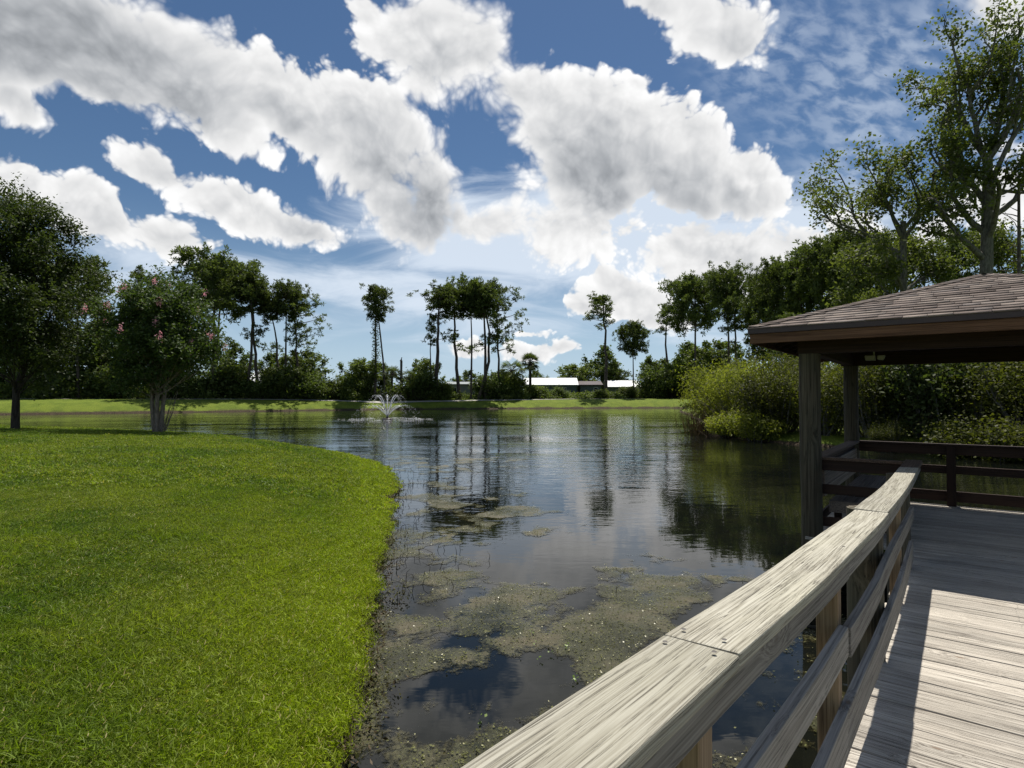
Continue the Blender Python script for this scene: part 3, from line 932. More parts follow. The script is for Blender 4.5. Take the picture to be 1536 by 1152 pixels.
# ---- bench inside the left side
bench = frame_root('bench', LA + .3, GS_, FLOOR, 'dark slatted timber bench against the left railing inside the pavilion', 'bench')
def bb(name, l0, l1, s0, s1, z0, z1, mat_, w=.004):
    return box_obj(name, (l0 - LA - .3, l1 - LA - .3, s0 - GS_, s1 - GS_, z0 - FLOOR, z1 - FLOOR), mat_, bench, w)
B0, B1 = F0 + .25, F1 - .3
M['bench_y'] = wood('bench_stain', (.34, .27, .22), (.17, .13, .105), 1, .8, .5, crack=.2, knots=False)
for k in range(4):
    l = LA + .05 + k * .148
    bb('seat_board', l, l + .142, B0, B1, FLOOR + .42, FLOOR + .458, M['bench_y'])
bb('front_board', LA + .05, LA + .64, B0 - .042, B0 - .003, FLOOR + .30, FLOOR + .457, M['bench_y'])
bb('front_board', LA + .645, LA + .685, B0 - .04, B1, FLOOR + .30, FLOOR + .456, M['bench_y'])
for k in range(3):
    bb('back_board', LA - .045, LA - .008, B0, B1, FLOOR + .50 + k * .15, FLOOR + .642 + k * .15, M['bench_y'])
for q in (B0 + .3, (B0 + B1) / 2, B1 - .3):
    bb('leg', LA + .50, LA + .59, q, q + .09, FLOOR, FLOOR + .418, M['brown_z'])
    bb('leg', LA + .06, LA + .15, q, q + .09, FLOOR, FLOOR + .418, M['brown_z'])
# crumpled paper on the seat
mb = MB()
g = np.random.default_rng(3)
a = np.linspace(0, 2 * np.pi, 9)[:-1]
V = np.concatenate([np.stack([.07 * np.cos(a) * g.uniform(.7, 1.2, 8), .05 * np.sin(a) * g.uniform(.7, 1.2, 8), g.uniform(0, .02, 8)], 1), np.stack([.035 * np.cos(a), .03 * np.sin(a), g.uniform(.02, .045, 8)], 1)])
mb.add(V, [(k, (k + 1) % 8, 8 + (k + 1) % 8, 8 + k) for k in range(8)] ); mb.add(V[8:], [tuple(range(8))])
pp = mb.build('crumpled_paper', M['white_trim'])
pp.location = W(LA + .33, B0 + .55, FLOOR + .459)
tag(pp, 'small pale crumpled paper lying on the dark bench seat', 'litter')
# ------------------------------------------------------------------ trees
def gh(x, y):
    return float(ground_h(np.array([x]), np.array([y]))[0][0])

def curve_pts(a, b, bend, g, k=6):
    a, b = np.asarray(a, float), np.asarray(b, float)
    t = np.linspace(0, 1, k)[:, None]
    off = g.normal(size=3) * bend * np.linalg.norm(b - a)
    return a + (b - a) * t + off * (4 * t * (1 - t)) * .5 + g.normal(size=(k, 3)) * bend * .08 * np.linalg.norm(b - a) * np.sin(np.pi * t)

def tuft_quads(c, r, g, k=12, wid=.13):
    """needle tufts: k blades radiating from every centre, upward-biased"""
    n_ = len(c)
    r = np.broadcast_to(np.asarray(r, float), (n_,))
    d = g.normal(size=(n_, k, 3)); d[..., 2] = d[..., 2] * .8 + .35
    d = unit(d)
    L = r[:, None, None] * g.uniform(.6, 1.15, (n_, k, 1))
    s = unit(np.cross(d, g.normal(size=(n_, k, 3)))) * r[:, None, None] * wid
    c = c[:, None, :]
    V = np.stack([c - s * .35, c + d * L * .6 - s, c + d * L, c + d * L * .6 + s], 2).reshape(-1, 3)
    F = np.arange(len(V), dtype=np.int32).reshape(-1, 4)
    return V, F

def pine_mesh(key, h, crown0, rad, limbs, seed, bend=.02, top=.55, tuft=.62, lopside=(0, 0), r0=None, stray=0, dense=1.0, vine=0):
    """tall pine: bare trunk, limbs in the upper part, round tufts of needles at their ends"""
    g = np.random.default_rng(seed)
    wood_, leaf = MB(), MB()
    r0 = r0 or h * .0145
    trunk = curve_pts((0, 0, -.4), (g.normal() * bend * h, g.normal() * bend * h, h * .97), bend * 2.2, g, 12)
    trunk[0, :2] = 0
    zs = trunk[:, 2]
    wood_.add(*tube(trunk, np.linspace(r0, r0 * .22, 12), 7))
    def tp(z): return np.array([np.interp(z, zs, trunk[:, i]) for i in range(3)])
    cs = []
    zc = [crown0 * h + (h * .96 - crown0 * h) * ((k + g.uniform(0, .8)) / limbs) for k in range(limbs)]
    for k, z in enumerate(zc):
        t = (z - crown0 * h) / (h - crown0 * h)
        prof = (math.sin(math.pi * min(1, (t * .72 + .22))) ** .7) if top > .3 else (1 - t * .8)
        L = rad * prof * g.uniform(.65, 1.1)
        az = k * 2.4 + g.uniform(-.5, .5)
        dr = np.array([math.cos(az) + lopside[0], math.sin(az) + lopside[1], 0])
        rise = g.uniform(.12, .42) + .35 * t
        a = tp(z)
        b = a + np.array([dr[0] * L, dr[1] * L, L * rise])
        lp = curve_pts(a, b, .10, g, 5)
        wood_.add(*tube(lp, np.linspace(r0 * .30, r0 * .07, 5), 4))
        for q in range(int((4 + L * 1.5) * dense)):
            u = g.uniform(.45, 1.06)
            p = a + (b - a) * u + g.normal(size=3) * np.array([.34, .34, .22]) * (L * .45 + .35)
            cs.append(p)
            if g.random() < .4:
                w0 = a + (b - a) * max(.3, u - .25)
                wood_.add(*tube(curve_pts(w0, p, .1, g, 3), [r0 * .08, r0 * .05, r0 * .03], 3))
    for q in range(int(8 * dense)):
        cs.append(tp(h * .955) + g.normal(size=3) * np.array([.5, .5, .4]) * rad * .3)
    for q in range(stray):
        z = h * g.uniform(crown0 * .62, crown0)
        az = g.uniform(0, 6.28); L = rad * g.uniform(.35, .7)
        a = tp(z); b = a + np.array([math.cos(az) * L, math.sin(az) * L, L * g.uniform(-.2, .4)])
        wood_.add(*tube(curve_pts(a, b, .12, g, 4), np.linspace(r0 * .2, r0 * .05, 4), 4))
        for _ in range(5):
            cs.append(b + g.normal(size=3) * .45)
    cs = np.array(cs)
    # each tuft spot is a small bunch
    bun = np.repeat(cs, 3, 0) + g.normal(size=(len(cs) * 3, 3)) * tuft * .55
    leaf.add(*tuft_quads(bun, tuft * g.uniform(.75, 1.2, len(bun)), g, 15, .12))
    if vine:
        vz = g.uniform(.30 * h, crown0 * h * 1.05, vine)
        vc = np.stack([tp(z) for z in vz]) + g.normal(size=(vine, 3)) * np.array([r0 * 1.3, r0 * 1.3, .2])
        leaf.add(*leaf_quads(vc, g.uniform(.18, .4, vine), g, .7, 0, 1.0))
    return wood_.mesh(key + '_trunk', M['pine_bark'], True), leaf.mesh(key + '_crown', M['pine_leaf'])

def broad_mesh(key, h, trunk_h, rad, seed, leaf_mat, bark, leaf=.12, nleaf=20000, r0=.2, spread=.9, levels=4, cl=.55, stems=1, flat=.8, lean=(0, 0), base_leaf=0.0, gap=0.0, upb=.35, asp=.55):
    """broad-leaved tree: forking limbs, leaf clusters round the twigs"""
    g = np.random.default_rng(seed)
    wood_, leafb = MB(), MB()
    tips, wts = [], []
    def grow(a, d, L, r, lev):
        d = unit(d)
        b = a + d * L
        pts = curve_pts(a, b, .10, g, 5)
        wood_.add(*tube(pts, np.linspace(r, r * .66, 5), 7 if lev < 2 else 4))
        b = pts[-1]
        if lev >= levels - 2:
            for t in (.55, .8, 1.0):
                tips.append(pts[0] + (b - pts[0]) * t); wts.append(1.0 if lev == levels else .6)
        if lev >= levels:
            return
        k = 3 if g.random() < .55 else 2
        if lev == 0:
            k = 4
        ph = g.uniform(0, 6.28)
        for q in range(k):
            az = ph + q * 6.283 / k + g.uniform(-.5, .5)
            tilt = spread * g.uniform(.45, 1.0)
            perp = unit(np.cross(d, [math.cos(az), math.sin(az), .13]))
            nd = d * math.cos(tilt) + perp * math.sin(tilt)
            nd[2] += .12
            grow(b, nd, L * g.uniform(.62, .86), r * .62, lev + 1)
    L0 = (h - trunk_h) * .34
    for sidx in range(stems):
        az = sidx * 2.4 + g.uniform(-.3, .3)
        sp = (0.10 if stems > 1 else 0)
        a = np.array([math.cos(az) * sp, math.sin(az) * sp, -.3])
        tl = trunk_h * g.uniform(.85, 1.1)
        d = np.array([math.cos(az) * (.20 if stems > 1 else 0) + lean[0], math.sin(az) * (.20 if stems > 1 else 0) + lean[1], 1.0])
        b = a + d * (tl + .3)
        pts = curve_pts(a, b, .03, g, 6)
        rr_ = r0 / math.sqrt(stems)
        wood_.add(*tube(pts, np.linspace(rr_ * 1.15, rr_ * .82, 6), 9))
        grow(pts[-1], np.array([d[0] * .8, d[1] * .8, 1.0]), L0, rr_ * .78, 0)
    tips = np.array(tips); wts = np.array(wts)
    # fit the crown to the asked box
    top = tips[:, 2].max()
    ext = np.percentile(np.hypot(tips[:, 0], tips[:, 1]), 92)
    sc = np.array([rad / ext, rad / ext, 1.0])
    zf = (h - trunk_h) / max(top - trunk_h, .1)
    def fit(P):
        P = P.copy()
        k_ = np.clip((P[:, 2] - trunk_h * .6) / max(trunk_h * .6, .5), 0, 1)[:, None]
        P[:, :2] *= 1 + (sc[:2] - 1) * k_
        P[:, 2] = np.where(P[:, 2] > trunk_h, trunk_h + (P[:, 2] - trunk_h) * zf, P[:, 2])
        return P
    wood_.v = [fit(v) for v in wood_.v]
    tips = fit(tips)
    keep = g.random(len(tips)) > gap
    tips, wts = tips[keep], wts[keep]
    pick = g.choice(len(tips), nleaf, p=wts / wts.sum())
    off_ = g.normal(size=(nleaf, 3)) * np.array([1, 1, flat]) * cl
    c = tips[pick] + off_
    if base_leaf:
        c[:, 2] = np.maximum(c[:, 2], base_leaf * g.uniform(.8, 1.3, nleaf))
    leafb.add(*leaf_quads(c, leaf * g.uniform(.6, 1.35, nleaf), g, asp, upb))
    return wood_.mesh(key + '_trunk', bark, True), leafb.mesh(key + '_crown', leaf_mat), tips

def bush_mesh(key, h, rad, seed, leaf_mat, bark, leaf=.12, nleaf=9000, up=.2, asp=.45, lobes=14):
    g = np.random.default_rng(seed)
    wood_, lf = MB(), MB()
    P = []
    for k in range(lobes):
        az, rr_ = g.uniform(0, 6.28), rad * math.sqrt(g.uniform(0, 1)) * .8
        zt = h * (1 - .55 * (rr_ / rad) ** 2) * g.uniform(.62, .98)
        c = np.array([math.cos(az) * rr_, math.sin(az) * rr_, zt])
        for q in range(3):
            a = np.array([c[0] * .25 + g.normal() * .15, c[1] * .25 + g.normal() * .15, -.2])
            e = c + g.normal(size=3) * np.array([.3, .3, .25]) * rad * .4
            pts = curve_pts(a, e, .12, g, 6)
            wood_.add(*tube(pts, np.linspace(.045, .008, 6) * h / 3, 4))
            for t in np.linspace(.30, 1.0, 7):
                P.append((pts[0] + (pts[-1] - pts[0]) * t, .30 + t * .7))
    pos = np.array([p for p, w in P]); w = np.array([w for p, w in P])
    pick = g.choice(len(pos), nleaf, p=w / w.sum())
    c = pos[pick] + g.normal(size=(nleaf, 3)) * np.array([.24, .24, .19]) * min(rad, h) * .62
    c[:, 2] = np.maximum(c[:, 2], g.uniform(.02, .3, nleaf))
    lf.add(*leaf_quads(c, leaf * g.uniform(.6, 1.4, nleaf), g, asp, up))
    return wood_.mesh(key + '_stems', bark, True), lf.mesh(key + '_foliage', leaf_mat)

def tree(name, loc, label, cat, group, me_w, me_l, parts=('trunk', 'crown'), rz=0.0, sc=(1, 1, 1), tilt=(0, 0)):
    o = bpy.data.objects.new(name, None)
    o.empty_display_size = .3
    o.location = loc
    o.rotation_euler = (tilt[0], tilt[1], rz)
    o.scale = sc
    C.objects.link(o)
    tag(o, label, cat, group)
    link(parts[0], me_w, o)
    link(parts[1], me_l, o)
    return o

# --- pines of the far shore and the right-hand wood
PINES = {
    'round': pine_mesh('round', 24, .72, 4.6, 24, 11, .012, tuft=.72, dense=1.15),
    'broad': pine_mesh('broad', 24, .60, 6.4, 34, 12, .012, tuft=.78, dense=1.15),
    'tall': pine_mesh('tall', 24, .70, 3.4, 20, 13, .018, tuft=.66, stray=2, dense=1.1),
    'thin': pine_mesh('thin', 24, .78, 2.8, 14, 14, .022, tuft=.60, stray=2),
    'ragged': pine_mesh('ragged', 24, .42, 4.4, 26, 15, .022, tuft=.60, dense=.75, lopside=(.5, 0)),
    'flag': pine_mesh('flag', 24, .74, 2.7, 13, 16, .026, tuft=.58, stray=1, lopside=(-.3, 0)),
    'vined': pine_mesh('vined', 24, .70, 3.0, 18, 17, .010, tuft=.66, vine=900, dense=1.2),
    'full': pine_mesh('full', 24, .34, 4.6, 40, 18, .012, tuft=.74, dense=1.25),
}
def far_y(x):
    """depth of the tree line behind the far grass bank"""
    mm_ = (x - 768) / FPX
    return 136.0 / (1 - .45 * mm_) + 2
def pine(kind, x, top, label, Y=None, rz=0.0, wide=1.0, tilt=(0, 0), group=None, z=None):
    Y = Y or far_y(x)
    p = at(x, 596, Y)
    gz = gh(p.x, p.y) if z is None else z
    tz = at(x, top, Y).z
    s = (tz - gz) / 24.2
    return tree('pine_tree', (p.x, p.y, gz), label, 'pine tree', group or 'tall pines round the pond', *PINES[kind], rz=rz, sc=(s * wide, s * wide, s), tilt=tilt)

pine('broad', 318, 388, 'largest pine left of the fountain, broad flat round crown on dark trunk', rz=.6, wide=1.0)
pine('tall', 322, 402, 'pine half hidden behind the pink flowering tree, reddish trunk beside the largest pine', rz=2.2, Y=122)
pine('thin', 369, 412, 'slim pine with long bare trunk just right of the largest broad pine', rz=1.2, wide=1.0)
pine('tall', 389, 414, 'straight pine with narrow crown and low side tufts, left of the leaning fork', rz=4.0, wide=1.05)
pine('thin', 408, 450, 'short slender pine with curved trunk between two taller left bank pines', rz=3.1, tilt=(0, .05), wide=1.15)
pine('round', 426, 428, 'pine with dense rounded top, second from the right in the left bank group', rz=.2, wide=.85)
pine('ragged', 446, 438, 'open ragged pine with branches reaching right, rightmost of the left bank group', rz=.1, wide=1.0)
pine('broad', 118, 398, 'pine showing in the gap between the dark left tree and the pink flowering tree', rz=2.8, Y=104, wide=.8)
pine('ragged', 205, 404, 'pine whose top rises behind the pink flowering tree', rz=2.0, Y=108, wide=.9)
pine('vined', 562, 428, 'lone vine clad pine with small tufted crown directly above the fountain', rz=1.0, wide=.95)
pine('thin', 655, 432, 'pine with oval crown, left one of two close trunks right of the fountain', rz=.5, wide=1.5)
pine('flag', 649, 470, 'bare thin pine with dead side branch close behind the oval crowned pine', rz=2.5, wide=.7)
pine('tall', 690, 426, 'leftmost pine of the tight central clump, vines hanging on its trunk', rz=3.3, wide=1.2)
pine('round', 706, 424, 'second pine of the tight central clump with straight thick trunk', rz=.9, wide=.75)
pine('thin', 716, 428, 'slim middle pine of the tight central clump', rz=1.9, wide=1.2)
pine('tall', 728, 426, 'pine with curved trunk, fourth in the tight central clump', rz=5.2, tilt=(0, .025), wide=1.15)
pine('ragged', 748, 428, 'rightmost pine of the tight central clump, low branches spreading right', rz=.0, wide=.85)
pine('flag', 909, 441, 'lone tall skinny pine with small round head right of the central clump', rz=.4, wide=1.3)
pine('broad', 951, 489, 'mid height pine with broad domed crown left of the leaning pine', rz=1.1, wide=.8)
pine('round', 1032, 520, 'small far pine showing low between the leaning pine and the domed pine', rz=.3, Y=170, wide=.8)
pine('flag', 1008, 455, 'pine with thin leaning trunk at the left end of the right hand pines', rz=2.0, tilt=(0, .04), wide=1.1)
pine('broad', 1046, 421, 'large pine with wide layered crown above the yellow green bush', rz=2.4, Y=122, wide=.85)
pine('round', 1094, 408, 'pine with round ball crown right of the wide layered pine', rz=1.5, Y=104, wide=.82)
pine('tall', 1112, 446, 'thin pine close right of the round ball crowned pine', rz=2.9, Y=98, wide=1.1)
pine('full', 1142, 412, 'leafy pine above the left corner of the pavilion eave', rz=.8, Y=92, wide=.75)
pine('broad', 1172, 400, 'dense pine second along the row rising behind the pavilion roof', rz=3.9, Y=86, wide=.75)
pine('full', 1204, 388, 'dense pine third along the row rising behind the pavilion roof', rz=2.6, Y=80, wide=.85)
pine('round', 1232, 368, 'dense pine fourth along the row rising behind the pavilion roof', rz=4.6, Y=76, wide=.9)
pine('full', 1262, 362, 'dense pine fifth along the row, dark trunk showing above the roof slope', rz=1.3, Y=72, wide=.8)
pine('broad', 1296, 356, 'last dense pine of the row, beside the yellowish broad leaved tree', rz=5.4, Y=68, wide=.7)
pine('tall', 1422, 346, 'small pine seen between the broad leaved tree and the big grey trunk', rz=.7, Y=64, wide=1.0)
pine('full', 1190, 470, 'young bright green pine just under the left corner of the pavilion eave', rz=3.0, Y=60, wide=.9, group='young pines')

# dead trunks
def snag(x, ytop, label, x1=None, r=.22, Y=None, name='dead_trunk'):
    Y = Y or far_y(x)
    p = at(x, 596, Y)
    gz = gh(p.x, p.y)
    q = at(x1 or x, ytop, Y)
    o = empty(name, (p.x, p.y, gz), label, 'dead tree', 'dead pine trunks on the far bank')
    g = np.random.default_rng(int(x))
    pts = curve_pts((0, 0, -.3), (q.x - p.x, 0, q.z - gz), .015, g, 9)
    mb_ = MB(); mb_.add(*tube(pts, np.linspace(r, r * .55, 9) + g.normal(size=9) * r * .05, 8))
    e = pts[-1]
    for k in range(4):
        mb_.add(*tube([e + g.normal(size=3) * r * .25, e + np.array([g.normal() * r * .5, g.normal() * r * .5, r * 1.8])], [r * .3, r * .05], 4))
    mb_.build('trunk', M['dead_bark'], o, True)
    return o
snag(578, 474, 'tall bare leaning dead trunk just right of the vine clad pine', 567, .24)
snag(603, 541, 'short broken dead trunk right of the fountain spray', 602, .42)

# --- near trees on the lawn
def dense_tree(key, h, base, rad, seed, leaf_mat, bark, leaf, nleaf, r0, lobes, stems=1, sprig=1.0, asp=.5, upb=.3, stem_h=1.6, peak=.0):
    """full crown from near the ground: limbs reach lobes spread through an egg, feathery sprigs on the outside"""
    g = np.random.default_rng(seed)
    wd, lf_ = MB(), MB()
    cz, hz = (h + base) / 2, (h - base) / 2
    bases = []
    for q in range(stems):
        az = q * 6.283 / stems + g.uniform(-.3, .3)
        o_ = .11 if stems > 1 else 0
        a = np.array([math.cos(az) * o_, math.sin(az) * o_, -.3])
        b = np.array([math.cos(az) * o_ * 2.6, math.sin(az) * o_ * 2.6, stem_h])
        top = np.array([math.cos(az) * rad * (.30 if stems > 1 else .03), math.sin(az) * rad * (.30 if stems > 1 else .03), h * .80])
        pts = np.concatenate([curve_pts(a, b, .03, g, 4), curve_pts(b, top, .06, g, 7)[1:]])
        wd.add(*tube(pts, np.linspace(r0 / math.sqrt(stems) * 1.15, r0 * .12, len(pts)), 8))
        bases.append(pts)
    pos, wt, centres = [], [], []
    for k in range(lobes):
        u = unit(g.normal(size=3)) * g.random() ** .42
        egg = 1.0 - peak * max(u[2], 0) ** 1.2
        c = np.array([u[0] * rad * egg * .92, u[1] * rad * egg * .92, cz + u[2] * hz * .95])
        st_ = bases[k % stems]
        zi = max(stem_h * .8, c[2] - np.hypot(c[0], c[1]) * g.uniform(.55, 1.1) - .3)
        a = np.array([np.interp(zi, st_[:, 2], st_[:, i_]) for i_ in range(3)])
        pts = curve_pts(a, c, .10, g, 7)
        wd.add(*tube(pts, np.linspace(r0 * .24, r0 * .045, 7), 5))
        centres.append(c)
        for t in np.linspace(.55, 1.0, 5):
            pos.append(pts[0] + (pts[-1] - pts[0]) * t); wt.append(.7 + t)
        out_ = unit(np.array([c[0], c[1], (c[2] - cz) * .8 + .8]))
        for q in range(5):
            d = unit(out_ + g.normal(size=3) * .7)
            e = c + d * g.uniform(.5, 1.1) * sprig
            sp_ = curve_pts(c, e, .12, g, 4)
            wd.add(*tube(sp_, np.linspace(r0 * .05, .004, 4), 3))
            for t in (.3, .55, .8, 1.0):
                pos.append(c + (e - c) * t); wt.append(.75)
    pos, wt = np.array(pos), np.array(wt)
    pick = g.choice(len(pos), nleaf, p=wt / wt.sum())
    c = pos[pick] + g.normal(size=(nleaf, 3)) * np.where(wt[pick] == .75, .17, .40)[:, None] * np.array([1, 1, .8]) * sprig
    lf_.add(*leaf_quads(c, leaf * g.uniform(.6, 1.35, nleaf), g, asp, upb))
    return wd.mesh(key + '_trunk', bark, True), lf_.mesh(key + '_crown', leaf_mat), np.array(centres)
p = at(27, 640, 26.5); z0 = gh(p.x, p.y)
wm, lm, tips = dense_tree('lefttree', 11.5, 1.9, 3.3, 21, M['left_leaf'], M['dark_bark'], .15, 62000, .16, 150, 1, 1.0, .5, .3, 1.9, .45)
tree('shade_tree', (p.x - .12, p.y, z0), 'tall dense dark green tree at the left edge of the lawn', 'tree', None, wm, lm)
p = at(238, 640, 27.0); z0 = gh(p.x, p.y)
wm, lm, tips = dense_tree('myrtle', 7.3, 1.9, 2.6, 22, M['myrtle_leaf'], M['pale_bark'], .14, 46000, .21, 110, 5, .95, .6, .3, 1.9, .1)
mt = tree('flowering_tree', (p.x, p.y, z0), 'round crowned tree with small pink flowers and pale multiple trunks on the lawn', 'tree', None, wm, lm)
# pink flower heads at outer twigs
g = np.random.default_rng(8)
out = tips[np.argsort(-(np.hypot(tips[:, 0], tips[:, 1]) / 3.0 + (tips[:, 2] - 3) / 6 + (-tips[:, 1]) * .15 + g.normal(size=len(tips)) * .25))]
used = []
for t in out:
    if all(np.linalg.norm(t - u) > .8 for u in used):
        used.append(t)
    if len(used) >= 22:
        break
for t in used:
    d = np.array([t[0], t[1], 0]); d = d / (np.linalg.norm(d) + .1)
    k = 46
    c = g.normal(size=(k, 3)) * np.array([.06, .06, .10])
    mb_ = MB(); mb_.add(*leaf_quads(c, g.uniform(.04, .075, k), g, .9, .1))
    fo = mb_.build('flower_cluster', M['flower'], mt)
    fo.location = t + d * .85 + np.array([0, -.15, .38])
# suckers at the base
mb_ = MB()
for k in range(7):
    az = g.uniform(-.9, .9)
    mb_.add(*tube(curve_pts((math.cos(az) * .25, math.sin(az) * .2, 0), (math.cos(az) * .85, math.sin(az) * .5, g.uniform(1.2, 2.1)), .1, g, 6), np.linspace(.022, .008, 6), 4))
mb_.build('sucker_shoots', M['pale_bark'], mt, True)

# --- right bank: big trees
def placed(kindm, name, x, ybase, Y, label, cat, group, parts=('trunk', 'crown'), **kw):
    p = at(x, ybase, Y)
    return tree(name, (p.x, p.y, gh(p.x, p.y)), label, cat, group, kindm[0], kindm[1], parts, **kw)

def sycamore(key, h, rad, seed, limbs, nleaf, trunk_h, r0, leaf=.26, droop=.1, sparse=.0):
    """big open tree with named limb directions: limbs = (start height, azimuth, rise, length)"""
    g = np.random.default_rng(seed)
    wood_, lf = MB(), MB()
    tr = curve_pts((0, 0, -.4), (.3, 0, trunk_h), .02, g, 9)
    wood_.add(*tube(tr, np.linspace(r0 * 1.2, r0 * .62, 9), 10))
    tips = []
    def sub(a, d, L, r, lev):
        b = a + unit(d) * L
        pts = curve_pts(a, b, .13, g, 6)
        wood_.add(*tube(pts, np.linspace(r, r * .5, 6), 6 if lev < 2 else 4))
        for t in ((.5, .75, 1.0) if lev >= 1 else (1.0,)):
            tips.append((pts[0] + (pts[-1] - pts[0]) * t, .5 if lev < 2 else 1.0))
        if lev >= 3:
            return
        for q in range(4 if lev == 0 else 3):
            u = g.uniform(.35, 1.0)
            s_ = a + (b - a) * u
            nd = unit(d) + g.normal(size=3) * .62
            nd[2] += .18
            sub(s_, nd, L * g.uniform(.38, .62), r * .5, lev + 1)
    for (hz, az, rise, L) in limbs:
        a = np.array([np.interp(hz, tr[:, 2], tr[:, i]) for i in range(3)])
        sub(a, np.array([math.cos(az), math.sin(az) , rise]), L, r0 * .48, 0)
    pos = np.array([p for p, w in tips]); w = np.array([w for p, w in tips])
    kp = g.random(len(pos)) > sparse
    pos, w = pos[kp], w[kp]
    pick = g.choice(len(pos), nleaf, p=w / w.sum())
    c = pos[pick] + g.normal(size=(nleaf, 3)) * np.array([.46, .46, .34])
    lf.add(*leaf_quads(c, leaf * g.uniform(.6, 1.3, nleaf), g, .7, .25, .3))
    return wood_.mesh(key + '_trunk', M['grey_bark'], True), lf.mesh(key + '_crown', M['maple_leaf'])

PI = math.pi
big = sycamore('bigsyc', 31, 8, 31, [(11.5, PI * .97, 1.15, 6.2), (13.5, PI * 1.08, 1.6, 6.0), (15.5, PI * .92, 2.0, 6.0), (14.5, .15, 1.5, 6.2), (16.5, -.2, 2.0, 6.0), (17.5, PI * .75, 2.8, 6.5),
    (18.6, 1.4, 2.8, 6.2), (18.8, PI, 3.2, 6.8), (18.8, -.9, 3.4, 6.2), (18.8, .3, 3.0, 7.0), (13.0, PI * 1.35, 1.1, 4.5)], 16000, 19.2, .48, .27, sparse=.42)
b_ = placed(big, 'sycamore_tree', 1482, 560, 43, 'tallest grey trunked broad leaved tree at the right edge above the pavilion roof', 'tree', 'broad leaved trees behind the pavilion', sc=(1.0, 1.0, 1.04))
mid = sycamore('midsyc', 20, 7, 32, [(11.5, PI * 1.0, .75, 5.6), (12.5, PI * .88, 1.2, 5.0), (13.5, PI * 1.12, 1.6, 4.6), (13.5, .3, 1.2, 4.6), (14.2, PI * .5, 2.0, 4.6), (14.4, 0.0, 2.0, 5.0), (9.5, PI * 1.2, .6, 3.4), (9.5, .2, .7, 3.6)], 9800, 15.0, .30, .25, sparse=.26)
placed(mid, 'sycamore_tree', 1352, 560, 46, 'open branched broad leaved tree left of the tallest grey trunked tree', 'tree', 'broad leaved trees behind the pavilion', sc=(1.12, 1.12, 1.06))
low = sycamore('lowsyc', 15, 6, 33, [(5.0, PI * 1.0, .5, 4.2), (6, 0, .6, 4.2), (7, PI * .5, .9, 4), (7.5, PI * 1.4, .8, 4), (8.5, .8, 1.5, 4.0), (8.7, PI * .9, 1.6, 4.0), (9, -.6, 2.2, 3.6)], 12000, 9.3, .26, .25)
placed(low, 'sycamore_tree', 1338, 560, 52, 'lower leafy yellowish green tree under the open branched tree', 'tree', 'broad leaved trees behind the pavilion', sc=(1.1, 1.1, 1.18))
placed(low, 'sycamore_tree', 1528, 560, 50, 'leafy green tree at the right edge low beside the grey trunk', 'tree', 'broad leaved trees behind the pavilion', rz=2.2, sc=(1.05, 1.05, 1.22))
p = at(1532, 560, 42)
o = empty('dead_trunk', (p.x, p.y, gh(p.x, p.y)), 'thin pale bare dead trunk at the extreme right edge of the sky', 'dead tree', None)
mb_ = MB(); mb_.add(*tube(curve_pts((0, 0, -.3), (.1, 0, 17.5), .01, g, 8), np.linspace(.20, .08, 8), 7))
for k in range(7):
    zz = g.uniform(10, 16.5); az = g.choice([PI, 2.7, 3.5])
    mb_.add(*tube(curve_pts((.05, 0, zz), (.05 + math.cos(az) * g.uniform(1, 2.6), math.sin(az) * 1.0, zz + g.uniform(.3, 2)), .15, g, 5), np.linspace(.045, .01, 5), 4))
mb_.build('trunk', M['dead_bark'], o, True)

# --- right bank brush
BUSH = {
    'willow': bush_mesh('willow', 4.6, 3.2, 41, M['willow_leaf'], M['grey_bark'], .20, 26000, .1, .30, 26),
    'brush': bush_mesh('brush', 4.8, 3.0, 42, M['brush_leaf'], M['grey_bark'], .14, 20000, .2, .5, 22),
    'brush2': bush_mesh('brush2', 4.8, 3.2, 43, M['brush_leaf'], M['grey_bark'], .15, 20000, .2, .55, 20),
    'small': bush_mesh('small', 1.7, 1.6, 44, M['willow_leaf'], M['grey_bark'], .17, 5000, .2, .35, 9),
    'olive': bush_mesh('olive', 4.8, 2.6, 48, M['olive_leaf'], M['grey_bark'], .19, 13000, .25, .6, 16),
    'loose': bush_mesh('loose', 4.8, 2.8, 49, M['yellow_leaf'], M['grey_bark'], .16, 9000, .15, .4, 15),
    'vine': bush_mesh('vine', 1.9, 1.9, 45, M['brush_leaf'], M['grey_bark'], .12, 7000, .3, .65, 8),
    'far': bush_mesh('far', 5.0, 3.8, 46, M['far_leaf'], M['dark_bark'], .42, 5200, .4, .6, 15),
    'far2': bush_mesh('far2', 5.0, 3.6, 47, M['oak_leaf'], M['dark_bark'], .40, 5200, .4, .6, 15),
}
def bush(kind, x, y, Y, h, label, rz=0.0, wide=1.0, name='shrub', cat='shrub', group='brush along the right bank', z=None):
    p = at(x, y, Y)
    me_w, me_l = BUSH[kind]
    base = {'willow': 4.6, 'brush': 4.8, 'brush2': 4.8, 'olive': 4.8, 'loose': 4.8, 'small': 1.7, 'vine': 1.9, 'far': 5.0, 'far2': 5.0}[kind]
    s = h / base
    return tree(name, (p.x, p.y, gh(p.x, p.y) if z is None else z), label, cat, group, me_w, me_l, ('stems', 'foliage'), rz, (s * wide, s * wide, s))
bush('willow', 1082, 600, 42.5, 4.9, 'big yellow green willowy bush at the left end of the right bank', .3, 1.0)
bush('willow', 1112, 600, 38.5, 4.5, 'yellow green bush right of and nearer than the willowy end bush', 2.1, .85)
bush('small', 1096, 640, 36.0, 1.5, 'low pale green shrub leaning over the water in front of the willowy bushes', 1.0, 1.25)
